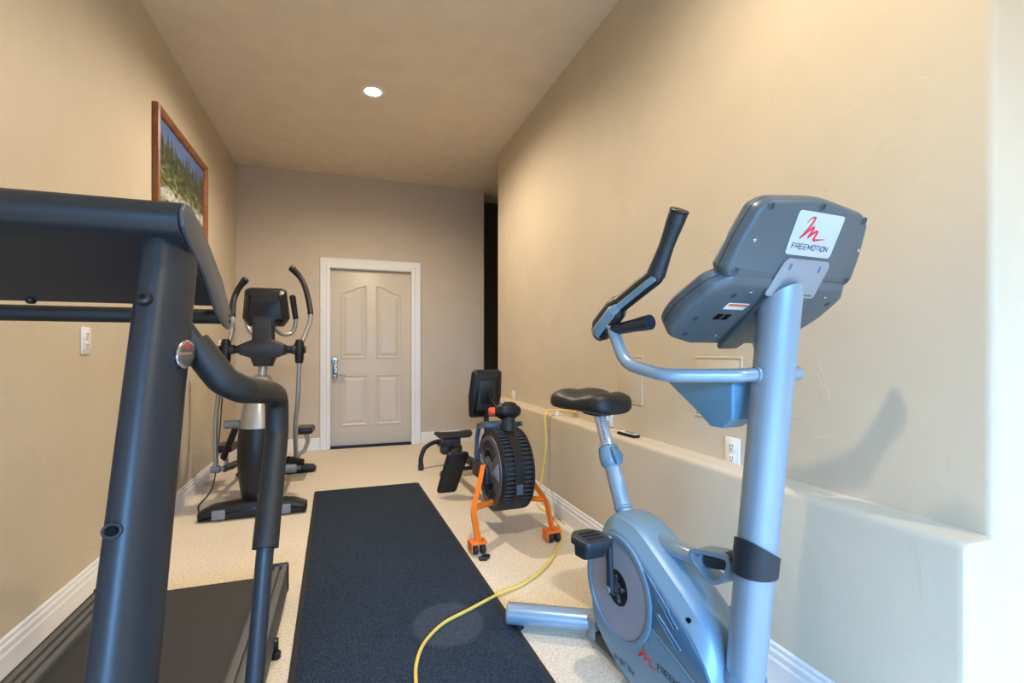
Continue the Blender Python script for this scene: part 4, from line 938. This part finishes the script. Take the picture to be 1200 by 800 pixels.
# saddle: lofted across its length
def saddle():
    bm = bm_(); rings = []
    rows = [(0.585, 0.035, 0.905, 0.024), (0.592, 0.062, 0.906, 0.038), (0.612, 0.085, 0.908, 0.047), (0.645, 0.098, 0.909, 0.050), (0.69, 0.104, 0.905, 0.044), (0.73, 0.110, 0.902, 0.038), (0.77, 0.122, 0.905, 0.043), (0.815, 0.134, 0.909, 0.050), (0.855, 0.132, 0.909, 0.050), (0.885, 0.110, 0.906, 0.042), (0.90, 0.07, 0.903, 0.028)]
    for y, hw, zc, hh in rows:
        rg = []
        for j in range(28):
            a = 2*math.pi*j/28; ca, sa = math.cos(a), math.sin(a)
            x = hw*math.copysign(abs(ca)**0.7, ca); dip = (0.007*math.exp(-(x/0.028)**2) if (sa > 0 and y > 0.60) else 0)
            zz = zc+(hh if sa > 0 else hh*0.72)*math.copysign(abs(sa)**0.75, sa)-dip
            rg.append((x, y, zz))
        rings.append(rg)
    return loft(bm, rings)
obj('saddle', saddle(), m_blackv, bk, 'wide black vinyl saddle', sharp=60)
obj('saddle_clamp', bx(bm_(), -0.035, 0.035, 0.67, 0.77, 0.862, 0.885, 0.005), m_black, bk)
# handlebars
hl = [(0, -0.048, 1.056), (-0.10, -0.040, 1.052), (-0.235, 0.06, 1.050), (-0.262, 0.18, 1.075), (-0.265, 0.245, 1.19)]
for s in (-1, 1):
    P = fillet([(0 if x == 0 else -s*x, y, z) for x, y, z in hl], [0, .05, .09, .08, 0], 9)
    hbz = obj('handlebar', tube(bm_(), P, 0.0165, 18), m_silver, bk)
    x = s*0.265
    g = fillet([(x, 0.29, 1.172), (x, 0.205, 1.232), (x, 0.115, 1.268), (x, 0.055, 1.292)], [0, .1, .08, 0], 6)
    kk = len(g)-1
    gr = obj('elbow_rest', tube(bm_(), [(x, 0.300, 1.165)]+g, [0.030]+[0.038-0.013*min(1, i/(kk*0.75)) for i in range(kk+1)], 20, flat=(1.0, 0.68), up=(0, 0.3, 1), capround=True), m_black, hbz, 'black curved elbow section')
    g2 = [q+V((0, -0.004, -0.007)) for q in g]
    obj('grey_inlay', tube(bm_(), g2, [0.029-0.012*min(1, i/(kk*0.8)) for i in range(kk+1)], 18, flat=(0.85, 1.02), up=(0, 0.3, 1), capround=True), m_silverp, gr)
    e0, e1 = V((x, 0.055, 1.292)), V((x, -0.024, 1.425))
    k = 8
    obj('hand_grip', tube(bm_(), [e0+(e1-e0)*i/k for i in range(k+1)], [0.0225, 0.0215, 0.020, 0.0185, 0.0180, 0.0185, 0.020, 0.0215, 0.0215], 18), mat('blue_black_grip', (0.015, 0.024, 0.035), 0.38), hbz, 'dark upright hand grip')
    obj('grip_cap', cyl(bm_(), e1-(e1-e0).normalized()*0.004, e1+(e1-e0).normalized()*0.004, 0.0225, 18, 0.002), m_black, hbz)
    h0, h1 = V((x, 0.245, 1.166)), V((x-s*0.02, 0.10, 1.182))
    obj('lower_grip', tube(bm_(), [h0+(h1-h0)*i/k for i in range(k+1)], [0.018, 0.017, 0.016, 0.016, 0.0165, 0.017, 0.018, 0.0195, 0.0195], 16), MATS['blue_black_grip'], hbz, 'dark horizontal grip')
    for yy, zz in ((0.205, 1.190), (0.185, 1.205), (0.215, 1.175)):
        obj('screw', cyl(bm_(), (x+s*0.0270, yy, zz), (x+s*0.0290, yy, zz), 0.004, 8), m_chrome, gr)
    obj('weld_ring', cyl(bm_(), (s*0.0455, -0.046, 1.054), (s*0.055, -0.044, 1.054), 0.0205, 16, 0.003), m_silver, bk)
# bottle cup behind the post
cu = [[(u, v, z) for u, v in rpoly([(-a, y0), (a, y0), (a, y1), (-a, y1)], 0.008)] for a, y0, y1, z in ((0.036, 0.068, 0.115, 0.908), (0.044, 0.030, 0.140, 0.935), (0.062, 0.012, 0.245, 1.016), (0.064, 0.010, 0.262, 1.035))]
m_hold = mat('bright_blue_plastic', (0.13, 0.30, 0.46), 0.35)
cup = obj('bottle_holder', loft(bm_(), cu), m_hold, bk, 'blue tapered bottle holder under the handlebar', sharp=25)
obj('holder_rim', slab(bm_(), rpoly([(-0.066, 0.006), (0.066, 0.006), (0.066, 0.268), (-0.066, 0.268)], 0.01), 1.030, 1.038, 0.002, lambda u, v, d: (u, v, d)), m_hold, cup)
# console: upper display housing seen from behind
TA = math.radians(26)
def fup(u, v, d): return (0.004+u, -0.093-v*math.sin(TA)-d*math.cos(TA), 1.265+v*math.cos(TA)-d*math.sin(TA))
uo = rpoly([(-0.196, 0.0), (0.196, 0.0), (0.213, 0.022), (0.203, 0.085), (0.180, 0.160), (0.150, 0.180), (0.0, 0.197), (-0.150, 0.180), (-0.180, 0.160), (-0.203, 0.085), (-0.213, 0.022)], [.010, .010, .014, .10, .035, .06, .3, .06, .035, .10, .014])
dh = obj('display_housing', pillow(bm_(), uo, [(-0.050, 0.012), (-0.046, 0.004), (-0.036, 0), (-0.026, 0.0), (-0.0255, 0.0025), (-0.0235, 0.0025), (-0.023, 0.0), (-0.016, 0.0006), (-0.010, 0.0024), (-0.005, 0.0055), (-0.0015, 0.0095), (0.0, 0.014)], fup), m_cons, bk, sharp=28)
obj('screen', slab(bm_(), rpoly([(-0.15, 0.03), (0.15, 0.03), (0.13, 0.16), (-0.13, 0.16)], 0.01), -0.0525, -0.050, 0.0008, fup), MATS['dark_screen'], dh)
for u_, v_ in ((-0.150, 0.163), (0.0, 0.178), (0.152, 0.163), (-0.182, 0.022), (0.186, 0.022)):
    bm = bm_(); n = 18
    R = [[bm.verts.new(V(fup(u_+r*math.cos(2*math.pi*i/n), v_+r*math.sin(2*math.pi*i/n), d))) for i in range(n)] for r, d in ((0.0095, -0.001), (0.009, 0.0012), (0.0068, 0.0012))]
    for a, b in zip(R, R[1:]):
        for i in range(n): bm.faces.new((a[i], a[(i+1) % n], b[(i+1) % n], b[i]))
    h = obj('screw_recess', bm, m_cons, dh)
    bm = bm_(); bm.faces.new([bm.verts.new(V(fup(u_+0.0072*math.cos(2*math.pi*i/n), v_+0.0072*math.sin(2*math.pi*i/n), 0.0006))) for i in range(n)]); obj('hole', bm, m_ink, h)
for u_, v_ in ((-0.162, 0.090), (0.180, 0.096)):
    obj('screw', cyl(bm_(), fup(u_, v_, -0.001), fup(u_, v_, 0.0025), 0.005, 10, 0.001), m_chrome, dh)
stk = rpoly([(-0.061, 0.069), (0.089, 0.069), (0.083, 0.166), (-0.067, 0.166)], 0.010)
sk = obj('logo_plate', slab(bm_(), stk, 0.0002, 0.0022, 0.0006, fup), m_sticker, dh, 'pale silver square logo plate')
fst = lambda u, v, d: fup(u, v, 0.0022+d)
bm = bm_(); squiggle(bm, -0.030, 0.106, 0.050, fst, 1.45); obj('logo', bm, m_red, sk, 'red squiggle logo')
bm = bm_(); lettering(bm, 'FREEMOTION', -0.050, 0.084, 0.0110, 0.0092, fst, 0.0017, gap=0.40); obj('lettering', bm, m_ink, sk)
# lower console deck seen from below
LL = math.hypot(1, .63)
def flow(u, v, d): return (0.006+u, v/LL+d*0.63/LL, 1.198-0.63*v/LL+d/LL)   # d up through the deck
lo_ = rpoly([(-0.185, -0.125), (0.185, -0.125), (0.228, -0.085), (0.246, 0.0), (0.236, 0.07), (0.19, 0.115), (0.11, 0.140), (-0.11, 0.140), (-0.19, 0.115), (-0.236, 0.07), (-0.246, 0.0), (-0.228, -0.085)], [.03, .03, .05, .12, .10, .06, .04, .04, .06, .10, .12, .05])
dk = obj('console_deck', pillow(bm_(), lo_, [(0.0, 0.020), (0.0015, 0.013), (0.005, 0.0075), (0.010, 0.0035), (0.016, 0.001), (0.026, 0), (0.0265, 0.0025), (0.0285, 0.0025), (0.029, 0.0), (0.044, 0.0), (0.052, 0.006)], flow), m_cons, bk, sharp=28)
for u_, v_ in ((-0.145, -0.072), (-0.185, 0.02), (-0.165, 0.085), (0.19, -0.06), (0.17, 0.08)):
    obj('screw_hole', cyl(bm_(), flow(u_, v_, 0.002), flow(u_, v_, -0.0008), 0.0075, 12), m_ink, dk)
for u_, v_ in ((-0.105, -0.085), (0.15, -0.085), (-0.06, 0.09), (0.09, 0.09)):
    obj('screw', cyl(bm_(), flow(u_, v_, 0.001), flow(u_, v_, -0.002), 0.0048, 10, 0.001), m_chrome, dk)
for u_ in (-0.122, -0.096):
    obj('socket', slab(bm_(), rpoly([(u_-0.010, -0.002), (u_+0.010, -0.002), (u_+0.010, 0.020), (u_-0.010, 0.020)], 0.002), -0.001, 0.002, 0.0004, flow), m_slot, dk)
wl = obj('warning_label', slab(bm_(), [(-0.135, -0.045), (-0.07, -0.045), (-0.07, -0.022), (-0.135, -0.022)][::-1], -0.0012, 0.001, 0.0003, flow), m_plate, dk, 'white warning label with an orange stripe')
obj('warning_stripe', slab(bm_(), [(-0.132, -0.044), (-0.073, -0.044), (-0.073, -0.035), (-0.132, -0.035)][::-1], -0.0018, -0.0011, 0.0002, flow), mat('warning_orange', (0.7, 0.18, 0.05), 0.5), wl)
# bent bracket joining post and console
br = rpoly([(-0.040, -0.012), (0.088, -0.012), (0.097, 0.050), (0.088, 0.062), (-0.042, 0.060), (-0.054, 0.050)], 0.008)
bm = bm_(); slab(bm, rpoly([(-0.075, -0.03), (0.090, -0.03), (0.100, 0.050), (0.090, 0.062), (-0.042, 0.062), (-0.054, 0.050)], 0.010), 0.0, 0.005, 0.0015, fup)
bp_ = obj('console_bracket', bm, m_bracket, bk, 'pale grey bent bracket plate')
obj('bracket_shroud', slab(bm_(), rpoly([(-0.060, -0.100), (0.085, -0.100), (0.080, -0.03), (0.055, 0.14), (-0.012, 0.142), (-0.030, 0.05)], [.01, .01, .02, .01, .01, .15]), -0.010, 0.004, 0.003, flow), m_cons, bp_)
for u_ in (-0.030, 0.068):
    obj('slot', slab(bm_(), rpoly([(u_-0.004, 0.034), (u_+0.004, 0.034), (u_+0.004, 0.050), (u_-0.004, 0.050)], 0.003), 0.0045, 0.0056, 0.0003, fup), m_panel, bp_)
